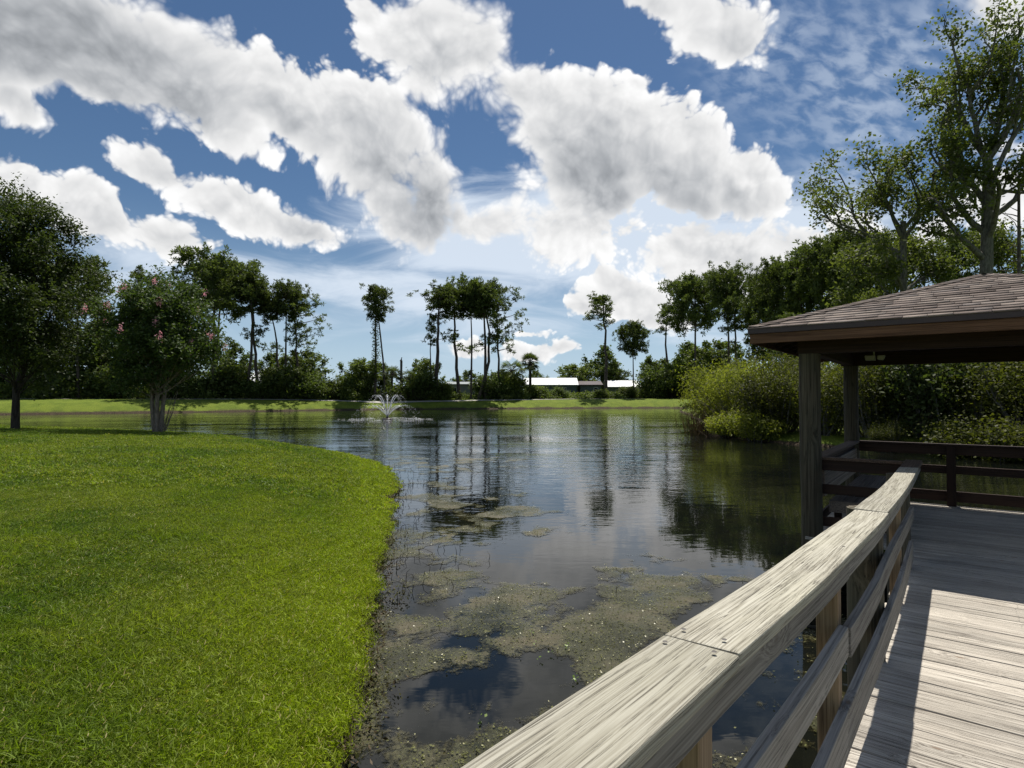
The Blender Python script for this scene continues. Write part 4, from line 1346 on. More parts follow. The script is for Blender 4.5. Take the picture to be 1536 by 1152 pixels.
bush('small', 1138, 645, 33.2, 1.6, 'low yellow green shrub at the waterline left of the pavilion post', 4.0, 1.2)
bush('brush', 1165, 600, 34.6, 4.7, 'dark olive bush just left of the near pavilion post', 1.1, 1.0)
bush('loose', 1232, 600, 32.2, 4.7, 'olive bush seen between the two pavilion posts', .4, 1.0)
bush('brush', 1312, 600, 30.0, 4.8, 'olive bush right of the far pavilion post above the bench', 3.0, 1.05)
bush('olive', 1396, 600, 28.3, 5.4, 'olive bush under the middle of the pavilion roof', 5.0, 1.05)
bush('loose', 1470, 600, 27.0, 4.3, 'dense olive bush under the right part of the pavilion roof', 2.0, 1.05)
bush('brush2', 1560, 600, 26.0, 5.0, 'dense dark bush at the right edge under the pavilion roof', 1.0, 1.1)
bush('brush', 1330, 640, 27.2, 1.3, 'low tangled shrub at the waterline behind the far railing post', 1.0, 1.2)
bush('loose', 1425, 640, 24.9, 1.2, 'low leafy shrub by the water right of the railing post', 2.5, 1.2)
bush('vine', 1488, 640, 23.6, 1.9, 'bright leafy shrub by the water at the right edge of the view', 4.2, 1.25)
bush('olive', 1560, 640, 22.9, 1.6, 'leafy shrub partly cut by the right edge behind the railing', 5.2, 1.2)
# second row, one mass
gB = np.random.default_rng(77)
lf = MB()
for k in range(46):
    t = k / 45
    x = 1090 + 560 * t + gB.uniform(-10, 10)
    Y = 47 - 15 * t + gB.uniform(-1.5, 3.5)
    p = at(x, 600, Y)
    hh_ = gB.uniform(3.6, 6.2)
    nq = 2200
    u = unit(gB.normal(size=(nq, 3))) * (gB.random((nq, 1)) ** .4)
    c = u * np.array([2.6, 2.2, hh_ * .55]) + np.array([p.x, p.y, hh_ * .5])
    c += gB.normal(size=(nq, 3)) * .3
    lf.add(*leaf_quads(c, .22 * gB.uniform(.6, 1.4, nq), gB, .55, .3))
tag(lf.build('thicket', M['brush_leaf']), 'dense olive thicket filling the right bank behind the shrubs', kind='stuff')
# dry reeds at the willow's foot
mb_ = MB()
for k in range(170):
    p = at(gB.normal(1056, 14), 648, gB.uniform(38.2, 41.0))
    b_ = np.array([p.x, p.y, -.1]); e = b_ + np.array([gB.normal() * .35, gB.normal() * .35, gB.uniform(1.0, 2.6)])
    mb_.add(*tube(curve_pts(b_, e, .1, gB, 4), [.02, .016, .012, .004], 3))
tag(mb_.build('dry_reeds', M['dry_reed']), 'dry brown reed stalks at the foot of the yellow green bush', kind='stuff')
mb_ = MB()
for k in range(620):
    t = gB.random()
    p = at(1060 + 500 * t, 640, 38 - 14 * t + gB.uniform(-.3, 1.2))
    b_ = np.array([p.x, p.y, gB.uniform(-.1, .5)]); e = b_ + np.array([gB.normal() * .9, gB.normal() * .9, gB.uniform(.1, 2.2)])
    mb_.add(*tube(curve_pts(b_, e, .2, gB, 4), [.018, .014, .010, .004], 3))
tag(mb_.build('dead_twigs', M['pale_bark']), 'tangle of dead twigs along the right waterline', kind='stuff')

# --- far bank: bushes, oaks, palms
def farbush(kind, x, top, label, dY=0, wide=1.0, rz=0.0, name='shrub', cat='shrub', group='shrubs on the far bank'):
    Y = far_y(x) + dY
    p = at(x, 596, Y)
    gz = gh(p.x, p.y)
    h = at(x, top, Y).z - gz
    return bush(kind, x, 596, Y, h, label, rz, wide, name, cat, group)
spec = [
    (20, 545, 'far', 'dark shrubs behind the trunk of the left tree', 1.1), (75, 540, 'far2', 'dark shrub in the shade right of the left trunk', 1.1),
    (175, 548, 'far2', 'dark shrub seen left under the flowering tree', 1.2), (262, 556, 'far', 'dark green shrub right beside the flowering tree trunks', 1.0),
    (300, 562, 'far2', 'low dark shrub under the largest pine', 1.2), (345, 540, 'far', 'light green bushy shrub between largest pine and slim pine', 1.0),
    (388, 566, 'far2', 'rounded dark shrub in front below the straight narrow pine', 1.3), (425, 545, 'far', 'olive shrub below the rounded top pine', 1.0),
    (460, 556, 'far2', 'broad dark shrub right of the left pine group', 1.1), (500, 568, 'far', 'rounded low shrub well left of the fountain', 1.2),
    (530, 560, 'far2', 'shrub just left of the fountain on the far bank', 1.0), (628, 556, 'far2', 'dark shrub with upright outline right of the broken trunk', 1.0),
    (668, 572, 'far', 'low shrub in front of the pale walled house', 1.0), (735, 562, 'far2', 'dark shrub at the foot of the rightmost clump pine', 1.1),
    (762, 556, 'far', 'rounded shrub under the ragged palm', 1.0), (806, 577, 'far', 'low light hedge bush in front of the long white roof', 1.3),
    (838, 580, 'far2', 'low bush in front of the right end of the white roof', 1.2), (900, 583, 'far', 'very low bright bush below the lone skinny pine', 1.3),
    (944, 579, 'far', 'low bright bush in front of the second white roof', 1.4), (985, 552, 'far2', 'tall dark bush right of the second white roof', 1.0),
    (1015, 548, 'far', 'tall olive bush beside the leaning pine trunk', 1.0),
]
for k, (x, top, kind, lab, wd) in enumerate(spec):
    farbush(kind, x, top, lab + ', far bank', RND.uniform(-1.5, 2.5), wd, k * 1.7)
wm, lm, _ = dense_tree('faroak', 9, .7, 4.4, 61, M['far_leaf'], M['dark_bark'], .42, 8000, .25, 60, 1, 1.15, .6, .5, 1.2, .25)
wm2, lm2, _ = dense_tree('faroak2', 9, 1.0, 4.0, 62, M['oak_leaf'], M['dark_bark'], .40, 8000, .25, 52, 1, 1.2, .6, .5, 1.6, .35)
FO = [(wm, lm), (wm2, lm2)]
for k, (x, top, lab, wd, dY) in enumerate([
    (60, 470, 'dark broad tree behind the left tree', 1.2, 4), (150, 480, 'broad tree filling the gap left of the flowering tree', 1.2, 6), (255, 520, 'broad tree behind the right side of the flowering tree', 1.1, 5),
    (352, 515, 'light green round tree behind the largest pine trunk', .9, 14), (455, 518, 'dark spreading oak at the right foot of the left pines', 1.1, 6), (405, 530, 'oak behind the curved slender pine', 1.0, 10),
    (540, 530, 'light green open oak behind the fountain', 1.1, 3), (575, 545, 'small oak beside the tall leaning dead trunk', .9, 6), (640, 530, 'dark upright oak left of the pale walled house', .8, 3),
    (700, 556, 'distant rounded oak behind the central pine clump', 1.3, 30), (745, 552, 'distant dark oak behind the rightmost clump pine', 1.3, 40), (805, 556, 'distant low oak above the long white roof', 1.2, 45),
    (865, 540, 'broad oak behind the right end of the white roof', 1.2, 27), (905, 520, 'tall broad oak behind the lone skinny pine', 1.0, 30), (925, 548, 'grey green oak left of the second white roof', 1.0, 28),
    (974, 535, 'dark oak behind the domed pine', .8, 10), (1000, 530, 'rounded oak right of the domed pine', .9, 10), (1035, 515, 'oak behind the left edge of the yellow green bush', 1.0, -6), (1075, 500, 'dark oak behind the top of the yellow green bush', 1.0, -30)]):
    Y = far_y(x) + dY
    p = at(x, 596, Y); gz = gh(p.x, p.y)
    s = (at(x, top, Y).z - gz) / 9.3
    tree('oak_tree', (p.x, p.y, gz), lab, 'oak tree', 'oaks on the far bank', *FO[k % 2], rz=k * 1.3, sc=(s * wd, s * wd, s))
# cabbage palms
def palm_mesh(key, h, fronds, seed, r=1.9):
    g = np.random.default_rng(seed)
    wd, lf_ = MB(), MB()
    wd.add(*tube([(0, 0, -.3), (.05, 0, h * .5), (0, .05, h)], [.26, .22, .24], 8))
    for k in range(fronds):
        az, el = g.uniform(0, 6.28), g.uniform(-.9, 1.3)
        d = np.array([math.cos(az) * math.cos(el), math.sin(az) * math.cos(el), math.sin(el)])
        a = np.array([0, 0, h]); e = a + d * r * .62
        wd.add(*tube([a, e], [.03, .015], 3))
        side = unit(np.cross(d, [0, 0, 1.0])); upv = np.cross(side, d)
        for q in np.linspace(-1.25, 1.25, 13):
            ld = d * math.cos(q) + side * math.sin(q) - np.array([0, 0, .25 + .2 * abs(q)])
            ld = unit(ld); L = r * g.uniform(.5, .7); w_ = unit(np.cross(ld, upv + .01)) * .05
            m1 = e + ld * L * .5; t_ = e + ld * L - np.array([0, 0, .12])
            lf_.add([e, m1 - w_, t_, m1 + w_], [(0, 1, 2, 3)])
    return wd.mesh(key + '_trunk', M['dark_bark'], True), lf_.mesh(key + '_fronds', M['palm_leaf'])
PM = palm_mesh('palm', 5.0, 46, 71), palm_mesh('palm2', 6.2, 60, 72, 1.6)
for k, (x, top, kind, lab, sc_) in enumerate([(795, 532, 1, 'round headed cabbage palm standing clear against the sky above the white roof', 1.0), (768, 542, 0, 'ragged cabbage palm left of the round headed palm', 1.3),
        (588, 550, 0, 'cabbage palm behind the fountain, left of the broken trunk', 1.1), (612, 556, 0, 'low cabbage palm right beside the broken trunk', 1.0), (555, 558, 0, 'cabbage palm left of the leaning dead trunk', 1.0),
        (1012, 560, 0, 'pale fronded palm below the leaning pine', 1.0), (782, 568, 0, 'small low palm below the ragged palm', 1.0)]):
    Y = far_y(x) + (2 if kind else RND.uniform(-1, 1))
    p = at(x, 596, Y); gz = gh(p.x, p.y)
    hh_ = (at(x, top, Y).z - gz)
    s = hh_ / (7.4 if kind else 6.6)
    tree('palm_tree', (p.x, p.y, gz), lab, 'palm tree', 'cabbage palms on the far bank', *PM[kind], parts=('trunk', 'fronds'), rz=k * 1.1, sc=(s * sc_, s * sc_, s))
# undergrowth and the wood far behind
lf = MB()
gU = np.random.default_rng(90)
for k in range(330):
    x = -330 + 1400 * (k + gU.random()) / 330
    Y = far_y(x) + gU.uniform(-2.5, 10)
    p = at(x, 596, Y)
    hh_ = gU.uniform(1.6, 4.2) if x < 660 or x > 960 else gU.uniform(1.0, 2.2)
    nq = 260
    u = unit(gU.normal(size=(nq, 3))) * (gU.random((nq, 1)) ** .4)
    c = u * np.array([2.2, 2.0, hh_ * .55]) + np.array([p.x, p.y, 1.9 + hh_ * .45]) + gU.normal(size=(nq, 3)) * .25
    lf.add(*leaf_quads(c, .5 * gU.uniform(.6, 1.4, nq), gU, .6, .4))
tag(lf.build('undergrowth', M['far_leaf']), 'continuous dark undergrowth along the top of the far bank', kind='stuff')
lf = MB()
for k in range(420):
    x = -900 + 3300 * (k + gU.random()) / 420
    Y = gU.uniform(205, 300) if x < 1250 else gU.uniform(95, 150)
    p = at(max(min(x, 2600), -900), 596, Y)
    hh_ = gU.uniform(6, 12) * (1.25 if x < 350 or x > 1000 else .72)
    nq = 130
    u = unit(gU.normal(size=(nq, 3))) * (gU.random((nq, 1)) ** .35)
    c = u * np.array([6, 5, hh_ * .5]) + np.array([p.x, p.y, 1.5 + hh_ * .5]) + gU.normal(size=(nq, 3)) * .5
    lf.add(*leaf_quads(c, 1.5 * gU.uniform(.5, 1.3, nq), gU, .7, .4))
tag(lf.build('far_woods', M['oak_leaf']), 'distant wood closing the horizon beyond the houses', kind='stuff')
# ------------------------------------------------------------------ houses beyond the far bank
def house(x0, x1, ywall, yeave, yridge, dY, label, wallm, roofm, wins=(), name='house', depth=9.0):
    Y = far_y((x0 + x1) / 2) + dY
    a, b = at(x0, 596, Y), at(x1, 596, Y)
    gz = gh((a.x + b.x) / 2, Y)
    ze, zr = at(x0, yeave, Y).z, at(x0, yridge, Y).z
    w = b.x - a.x
    o = empty(name, ((a.x + b.x) / 2, Y, gz), label, 'house', 'low houses behind the far bank')
    he, hr = ze - gz, zr - gz
    box_obj('wall', (-w / 2 + .5, w / 2 - .5, .6, depth, -.3, he - .02), wallm, o, 0)
    V = [(-w / 2, 0, he), (w / 2, 0, he), (w / 2, depth + .6, he), (-w / 2, depth + .6, he), (-w / 2, depth / 2, hr), (w / 2, depth / 2, hr)]
    V += [(x, y, z - .16) for x, y, z in V]
    me = bevel_mesh('roof', V, [(0, 1, 5, 4), (2, 3, 4, 5), (7, 6, 10, 11), (9, 8, 11, 10)][:2] + [(6, 10, 11, 7), (8, 11, 10, 9), (0, 6, 7, 1), (2, 8, 9, 3), (1, 7, 11, 5), (5, 11, 8, 2), (3, 9, 10, 4), (4, 10, 6, 0)], roofm, 0)
    link('roof', me, o)
    for (u0, u1, v0, v1) in wins:
        xa, xb = -w / 2 + w * u0, -w / 2 + w * u1
        f = box_obj('window', (xa, xb, .50, .597, he * v0, he * v1), M['white_trim'], o, 0)
        cx, cy, cz = f.location
        xm, zm_ = (xb - xa) / 2, he * (v1 - v0) / 2
        me = bevel_mesh('pane', boxv(-xm + .09, xm - .09, -.07, -.052, -zm_ + .09, zm_ - .09), BOXF, M['window'], 0)
        link('pane', me, f)
    return o
house(786, 868, 596, 577, 566, 14, 'long low house with gleaming white roof in the middle of the far bank', M['dark_wall'], M['white_roof'], [(.7, .78, .4, .8)])
house(868, 905, 596, 577, 571, 11, 'dark green house with white framed window right of the long white roof', M['dark_wall'], M['drip'], [(.62, .80, .25, .80)])
house(910, 962, 596, 580, 570, 14, 'low house with white roof behind the lone skinny pine', M['dark_wall'], M['white_roof'], [(.4, .5, .4, .8)])
house(668, 724, 596, 576, 572, 9, 'pale grey walled house behind the central pine clump', M['house_wall'], M['house_wall'], [(.15, .3, .35, .75)])
house(404, 418, 596, 585, 581, 7, 'small white roofed shed among the left far bank shrubs', M['dark_wall'], M['white_roof'], (), 'shed', 4)

# concrete path along the top of the far bank
mb = MB()
xs = np.linspace(-500, 1120, 90)
V = []
for x in xs:
    Y = far_y(x) - 4.2
    p = at(x, 596, Y); q = at(x, 596, Y + 1.5)
    for r_ in (p, q):
        V.append((r_.x, r_.y, gh(r_.x, r_.y) + .05))
mb.add(V, [(2 * k, 2 * k + 2, 2 * k + 3, 2 * k + 1) for k in range(len(xs) - 1)])
tag(mb.build('path', M['path']), 'pale concrete path along the top of the far bank', kind='structure')

# ------------------------------------------------------------------ fountain
m, n = mat('spray')
tr = n.n('ShaderNodeBsdfTransparent')
di = n.n('ShaderNodeBsdfDiffuse', {'Color': rgb(.93, .95, .97)})
tl = n.n('ShaderNodeBsdfTranslucent', {'Color': rgb(.93, .95, .97)})
gs_ = n.n('ShaderNodeBsdfGlossy', {'Color': rgb(.9, .9, .9), 'Roughness': .25})
a_ = n.n('ShaderNodeMixShader', {0: .5, 1: di.outputs[0], 2: tl.outputs[0]})
b2 = n.n('ShaderNodeMixShader', {0: .2, 1: a_.outputs[0], 2: gs_.outputs[0]})
finish(n, n.n('ShaderNodeMixShader', {0: .9, 1: tr.outputs[0], 2: b2.outputs[0]}))
M['spray'] = m
p = at(581, 628, 66)
ft = empty('fountain', (p.x, p.y, 0), 'floating fountain throwing thin white arching jets in the middle of the pond', 'fountain')
mb = MB()
a = np.linspace(0, 2 * np.pi, 17)[:-1]
ring = lambda r, z: [(r * math.cos(t), r * math.sin(t), z) for t in a]
prof = [(.0, -.3), (.55, -.25), (.62, .02), (.50, .10), (.16, .14), (.14, .30), (.05, .32)]
V = [q for r_, z_ in prof for q in ring(max(r_, .001), z_)]
mb.add(V, [(i_ * 16 + k, i_ * 16 + (k + 1) % 16, i_ * 16 + 16 + (k + 1) % 16, i_ * 16 + 16 + k) for i_ in range(len(prof) - 1) for k in range(16)])
mb.build('float', M['drip'], ft, True)
gF = np.random.default_rng(55)
def octa(c, r):
    c = np.asarray(c); n_ = len(c)
    o6 = np.array([(1, 0, 0), (-1, 0, 0), (0, 1, 0), (0, -1, 0), (0, 0, 1), (0, 0, -1)], float)
    V = c[:, None, :] + o6[None] * np.asarray(r).reshape(-1, 1, 1)
    f8 = np.array([(0, 2, 4), (2, 1, 4), (1, 3, 4), (3, 0, 4), (2, 0, 5), (1, 2, 5), (3, 1, 5), (0, 3, 5)])
    F = (np.arange(n_)[:, None, None] * 6 + f8[None]).reshape(-1, 3)
    return V.reshape(-1, 3), F
def jet(az, vr, vz, big_):
    """one arc of water: solid near the nozzle, then drops"""
    T = 2 * vz / 9.8
    t = np.linspace(0, T * .42, 12)
    pts = np.stack([math.cos(az) * vr * t, math.sin(az) * vr * t, .3 + vz * t - 4.9 * t * t], 1)
    V, F = tube(pts, np.linspace(.030, .040, 12), 5)
    mb_ = MB(); mb_.add(V, F)
    k = 110
    tt = T * gF.uniform(.10, 1.02, k) ** 1.0
    sp = .015 + .085 * (tt / T) ** 1.6
    c = np.stack([math.cos(az) * vr * tt, math.sin(az) * vr * tt, .3 + vz * tt - 4.9 * tt * tt], 1) + gF.normal(size=(k, 3)) * sp[:, None]
    c[:, 2] = np.maximum(c[:, 2], .03)
    mb_.add(*octa(c, gF.uniform(.012, .036, k) * (1.1 - .5 * tt / T)))
    mb_.build('jet', M['spray'], ft)
for k in range(8):
    jet(k * 2 * PI / 8 + .25, 1.9, 6.9, True)
for k in range(8):
    jet(k * 2 * PI / 8 + .02, 3.9, 5.0, False)
mb = MB()
k = 420
az = gF.integers(0, 8, k) * 2 * PI / 8 + gF.normal(size=k) * .16
rr_ = np.where(gF.random(k) < .6, gF.normal(3.9, .35, k), gF.normal(2.7, .35, k))
c = np.stack([np.cos(az) * rr_, np.sin(az) * rr_, np.abs(gF.normal(size=k)) * .05 + .02], 1)
mb.add(*octa(c, gF.uniform(.012, .03, k)))
o = mb.build('splash', M['spray'], ft); o['kind'] = 'stuff'
mb = MB()
k = 500
c = gF.normal(size=(k, 3)) * np.array([.8, .8, .7]) + np.array([0, 0, 2.1])
mb.add(*octa(c, gF.uniform(.008, .018, k)))
o = mb.build('mist', M['spray'], ft); o['kind'] = 'stuff'
# foam flecks where the jets fall
mb = MB()
for k in range(8):
    az = k * 2 * PI / 8 + .02
    for q in range(7):
        r_ = 3.9 + gF.normal() * .5
        x, y = math.cos(az) * r_ + gF.normal() * .45, math.sin(az) * r_ + gF.normal() * .25
        sx, sy = gF.uniform(.15, .5), gF.uniform(.06, .16)
        aa = np.linspace(0, 2 * np.pi, 8)[:-1]
        mb.add([(x + sx * math.cos(t) * gF.uniform(.6, 1.2), y + sy * math.sin(t) * gF.uniform(.6, 1.2), .016 + .02 * gF.random()) for t in aa], [tuple(range(7))])
o = mb.build('foam', M['spray'], ft); o['kind'] = 'stuff'

# ------------------------------------------------------------------ weed mats on the pond
def weed_density(x, y):
    d = np.zeros_like(x) - 1.0
    def el(cx, cy, rx, ry, a, top=1.0):
        c_, s_ = math.cos(R(a)), math.sin(R(a))
        u, v = ((x - cx) * c_ + (y - cy) * s_) / rx, (-(x - cx) * s_ + (y - cy) * c_) / ry
        return top - top * np.sqrt(u * u + v * v)
    E = []
    def pe(px, py, rx, ry, a=0, top=1.0):
        d_ = ray(px, py); t = EYE / -d_.z
        E.append(el(d_.x * t, d_.y * t, rx, ry, a, top))
    pe(880, 1040, 2.6, 1.9, 10, 1.2); pe(730, 900, 1.25, 1.6, 0, 1.0); pe(700, 1060, 1.1, 1.2, 0, .8); pe(760, 870, 1.0, .7, 0, .9)
    pe(930, 900, 1.6, .8, 0, .6); pe(700, 1130, 1.5, .9, 0, .9); pe(1180, 1060, 1.6, 1.4, 0, 1.0); pe(1000, 1130, 1.6, 1.0, 0, 1.1)
    pe(715, 757, 1.15, 2.3, 10, 1.2); pe(655, 735, .8, 1.4, 0, .8); pe(835, 792, .5, .35, 0, .5); pe(745, 790, .6, .5, 0, .5)
    pe(640, 698, 2.2, 1.3, 0, .7); pe(560, 683, 2.6, 1.0, -20, .7); pe(630, 800, .8, 2.2, 0, .45); pe(610, 860, .6, 1.6, 0, .35); pe(700, 690, 1.5, .9, 0, .5)
    m_ = np.max(np.stack(E), 0)
    nz = (fbm(x * 1.1, y * 1.1, 4, 21) - .5) * 2.3 + (fbm(x * 2.4, y * 2.0, 3, 83) - .5) * 2.5 + (fbm(x * 6.5, y * 6.5, 3, 31) - .5) * 1.0
    holes = np.clip((fbm(x * 1.3 + 5, y * 1.3, 4, 61) - .48) * 6, 0, 1)
    return np.minimum(m_, .30) + nz * 1.05 - holes * .58 - .21
def weed_grid(x0, x1, y0, y1, st_, mb_, acc):
    xs_, ys_ = np.arange(x0, x1, st_), np.arange(y0, y1, st_)
    X, Y = np.meshgrid(xs_, ys_)
    Dn = weed_density(X, Y)
    sdv = pond_sd(X, Y)[0]
    Dn = np.where(sdv > -.02, -1, Dn)
    nx_ = len(xs_)
    ii = np.arange(len(ys_) - 1)[:, None] * nx_; jj = np.arange(nx_ - 1)[None, :]
    F = np.stack([ii + jj, ii + jj + 1, ii + nx_ + jj + 1, ii + nx_ + jj], -1).reshape(-1, 4)
    dv = Dn.ravel()
    keep = dv[F].max(1) > -.60
    F = F[keep]
    uq, invi = np.unique(F, return_inverse=True)
    Z = .006 + .012 * np.clip(dv, 0, 1) * fbm(X * 9, Y * 9, 2, 5).ravel()
    V = np.stack([X.ravel(), Y.ravel(), Z], 1)[uq]
    mb_.add(V, invi.reshape(-1, 4))
    acc.append(dv[uq])
mb, acc = MB(), []
weed_grid(-2.3, 6.0, 2.4, 11.0, .045, mb, acc)
weed_grid(-8.0, 3.0, 11.0, 26.0, .10, mb, acc)
m, n = mat('pond_weed')
pos = n.n('ShaderNodeNewGeometry').outputs['Position']
da = n.n('ShaderNodeAttribute', attribute_name='dens').outputs['Fac']
f1 = n.noise(pos, 22.0, 5.0, .7); f2 = n.noise(pos, 70.0, 3.0, .7); f3 = n.noise(pos, 1.3, 4.0, .6)
cv = n.m('ADD', da, n.m('ADD', n.m('MULTIPLY', n.m('SUBTRACT', f1, .5), .9), n.m('MULTIPLY', n.m('SUBTRACT', f2, .5), .5)))
em = n.ramp(cv, .03, .15)
em = n.m('MULTIPLY', em, n.ramp(n.m('ADD', f3, n.m('MULTIPLY', f2, .5)), .50, .95, .30, .95))
al = n.m('MULTIPLY', n.ramp(cv, -.30, .0), n.ramp(f3, .3, .6, .55, .85))
al = n.m('MAXIMUM', al, em)
c_ = n.mix(n.ramp(f2, .3, .7), rgb(.016, .019, .008), rgb(.105, .110, .038))
c_ = n.mix(n.ramp(f3, .42, .68), c_, rgb(.090, .074, .034))
c_ = n.mix(n.m('MULTIPLY', n.ramp(f1, .55, .75), .5), c_, rgb(.095, .115, .030))
bs = n.n('ShaderNodeBsdfPrincipled', {'Base Color': c_, 'Roughness': .55, 'Specular IOR Level': .5})
n.set(bs, 'Normal', n.n('ShaderNodeBump', {'Height': n.m('ADD', f1, f2), 'Strength': .8, 'Distance': .02}).outputs[0])
sub = n.n('ShaderNodeBsdfPrincipled', {'Base Color': n.mix(n.ramp(f1, .35, .65), rgb(.014, .015, .007), rgb(.062, .056, .026)), 'Roughness': .03, 'IOR': 1.333})
tr = n.n('ShaderNodeBsdfTransparent')
wet = n.n('ShaderNodeMixShader', {0: em, 1: sub.outputs[0], 2: bs.outputs[0]})
finish(n, n.n('ShaderNodeMixShader', {0: al, 1: tr.outputs[0], 2: wet.outputs[0]}))
M['weed'] = m
wo_ = mb.build('pond_weed', M['weed'], smooth=True)
tag(wo_, 'brown and olive mats of pond weed floating on the near water', kind='stuff')
at_ = wo_.data.attributes.new('dens', 'FLOAT', 'POINT')
at_.data.foreach_set('value', np.concatenate(acc).astype(np.float32))
# small floating leaves and pale flower specks
M['fleck'] = leafmat('floating_flecks', (.20, .20, .07), (.55, .52, .32), .15, .1, 1.0, .4, .5, (1, 1, .7))
M['fleck_green'] = leafmat('floating_green_leaves', (.09, .16, .02), (.20, .28, .04), .2, .1, 1.0, .4, .5)
gW = np.random.default_rng(12)
def flecks(nm, kq, s0, s1, mt, lab, thr):
    X = np.concatenate([gW.uniform(-2.3, 5, kq), gW.uniform(-4, 2, kq // 3)]); Y = np.concatenate([2.6 + 8.5 * gW.random(kq) ** 1.3, gW.uniform(10, 19, kq // 3)])
    dn = weed_density(X, Y) + gW.normal(size=len(X)) * .25
    ok = (dn > thr) & (pond_sd(X, Y)[0] < -.03)
    c = np.stack([X, Y, .014 + .014 * gW.random(len(X))], 1)[ok]
    nor_up = 2.5
    mb_ = MB(); mb_.add(*leaf_quads(c, gW.uniform(s0, s1, len(c)), gW, .7, nor_up))
    tag(mb_.build(nm, mt), lab, kind='stuff')
flecks('floating_flecks', 5000, .008, .024, M['fleck'], 'small pale leaves and specks scattered over the pond weed', .02)
flecks('floating_leaves', 46000, .010, .030, M['weed_leaf'], 'tangle of small olive and brown leaves on the pond weed', .10)
mb = MB()
for k in range(16):
    d_ = ray(gW.uniform(640, 1000), gW.uniform(940, 1130)); t = EYE / -d_.z
    c = np.array([[d_.x * t, d_.y * t, .03]]) + gW.normal(size=(4, 3)) * np.array([.02, .02, .008])
    mb.add(*leaf_quads(c, gW.uniform(.018, .036, 4), gW, .8, 1.2))
tag(mb.build('green_sprouts', M['fleck_green']), 'few bright green leaf sprouts standing out of the pond weed', kind='stuff')
# thin water stalks along the lawn edge
mb = MB()
k = 0
while k < 230:
    q = gW.integers(2, 9); t = gW.random()
    a, b = PP[q], PP[q + 1]
    d_ = gW.exponential(.55) + .08
    x, y = a[0] + (b[0] - a[0]) * t + d_, a[1] + (b[1] - a[1]) * t + gW.normal() * .2
    hh_ = gW.uniform(.04, .17)
    mb.add(*tube([(x, y, -.02), (x + gW.normal() * .02, y, hh_ * .6), (x + gW.normal() * .06, y + gW.normal() * .03, hh_)], [.005, .004, .002], 3))
    k += 1
tag(mb.build('water_stalks', M['dark_bark']), 'thin dark stalks standing in the shallow water by the lawn', kind='stuff')

# ------------------------------------------------------------------ grass
def blade_mesh(key, k, rad, h0, h1, w, seed, lean=.5):
    g = np.random.default_rng(seed)
    rr_ = rad * np.sqrt(g.random(k)); az = g.uniform(0, 6.283, k)
    b = np.stack([rr_ * np.cos(az), rr_ * np.sin(az), np.full(k, -.01)], 1)
    h = g.uniform(h0, h1, k)[:, None]
    d = g.normal(size=(k, 3)) * lean; d[:, 2] = 1; d = unit(d)
    s = unit(np.cross(d, g.normal(size=(k, 3)))) * w * g.uniform(.7, 1.2, (k, 1))
    bend = g.normal(size=(k, 3)) * np.array([.5, .5, 0]) * h
    m1 = b + d * h * .55 + bend * .25
    tp = b + d * h * np.array([1, 1, .9]) + bend * .8
    V = np.stack([b - s, b + s, m1 + s * .75, m1 - s * .75, tp], 1).reshape(-1, 3)
    i0 = np.arange(k)[:, None] * 5
    mb_ = MB()
    mb_.v.append(V.astype(np.float32)); mb_.k = len(V)
    mb_.f.append((i0 + np.array([0, 1, 2, 3])).astype(np.int32)); mb_.f.append((i0 + np.array([3, 2, 4])).astype(np.int32))
    return mb_.mesh(key, M['grass'])
m, n = mat('grass_blades')
geo = n.n('ShaderNodeNewGeometry')
pos = geo.outputs['Position']
big_ = n.noise(pos, .45, 4.0, .6); med = n.noise(pos, 2.6, 4.0, .6)
oi = n.n('ShaderNodeObjectInfo').outputs['Random']
ri = geo.outputs['Random Per Island']
sx = n.n('ShaderNodeSeparateXYZ', {'Vector': pos})
# new growth is yellower down by the water
lowz = n.ramp(sx.outputs['Z'], .75, .15)
c_ = n.mix(n.ramp(big_, .36, .62), rgb(.090, .148, .020), rgb(.175, .220, .030))
c_ = n.mix(n.m('MULTIPLY', lowz, .75), c_, rgb(.29, .355, .024))
c_ = n.mix(n.m('MULTIPLY', n.ramp(med, .52, .72), .55), c_, rgb(.23, .26, .05))
c_ = n.mix(n.ramp(ri, .93, .97), c_, rgb(.24, .20, .085))
c_ = n.v('SCALE', c_, n.m('ADD', n.m('MULTIPLY', ri, 1.0), n.m('MULTIPLY_ADD', oi, .3, .45)))
bs = n.n('ShaderNodeBsdfPrincipled', {'Base Color': c_, 'Roughness': .55, 'Specular IOR Level': .22})
tl = n.n('ShaderNodeBsdfTranslucent', {'Color': n.v('MULTIPLY', c_, (1.3, 1.4, .4))})
finish(n, n.n('ShaderNodeMixShader', {0: .38, 1: bs.outputs[0], 2: tl.outputs[0]}))
M['grass'] = m
CL = [blade_mesh('grass_clump', 300, .24, .018, .050, .0030, 1, .7), blade_mesh('grass_clump', 300, .24, .015, .045, .0032, 2, .9), blade_mesh('long_grass_clump', 90, .20, .04, .10, .0032, 3, .8)]
CF = [blade_mesh('grass_clump', 240, .45, .03, .075, .009, 4, .8), blade_mesh('long_grass_clump', 110, .40, .06, .14, .010, 5, .8)]
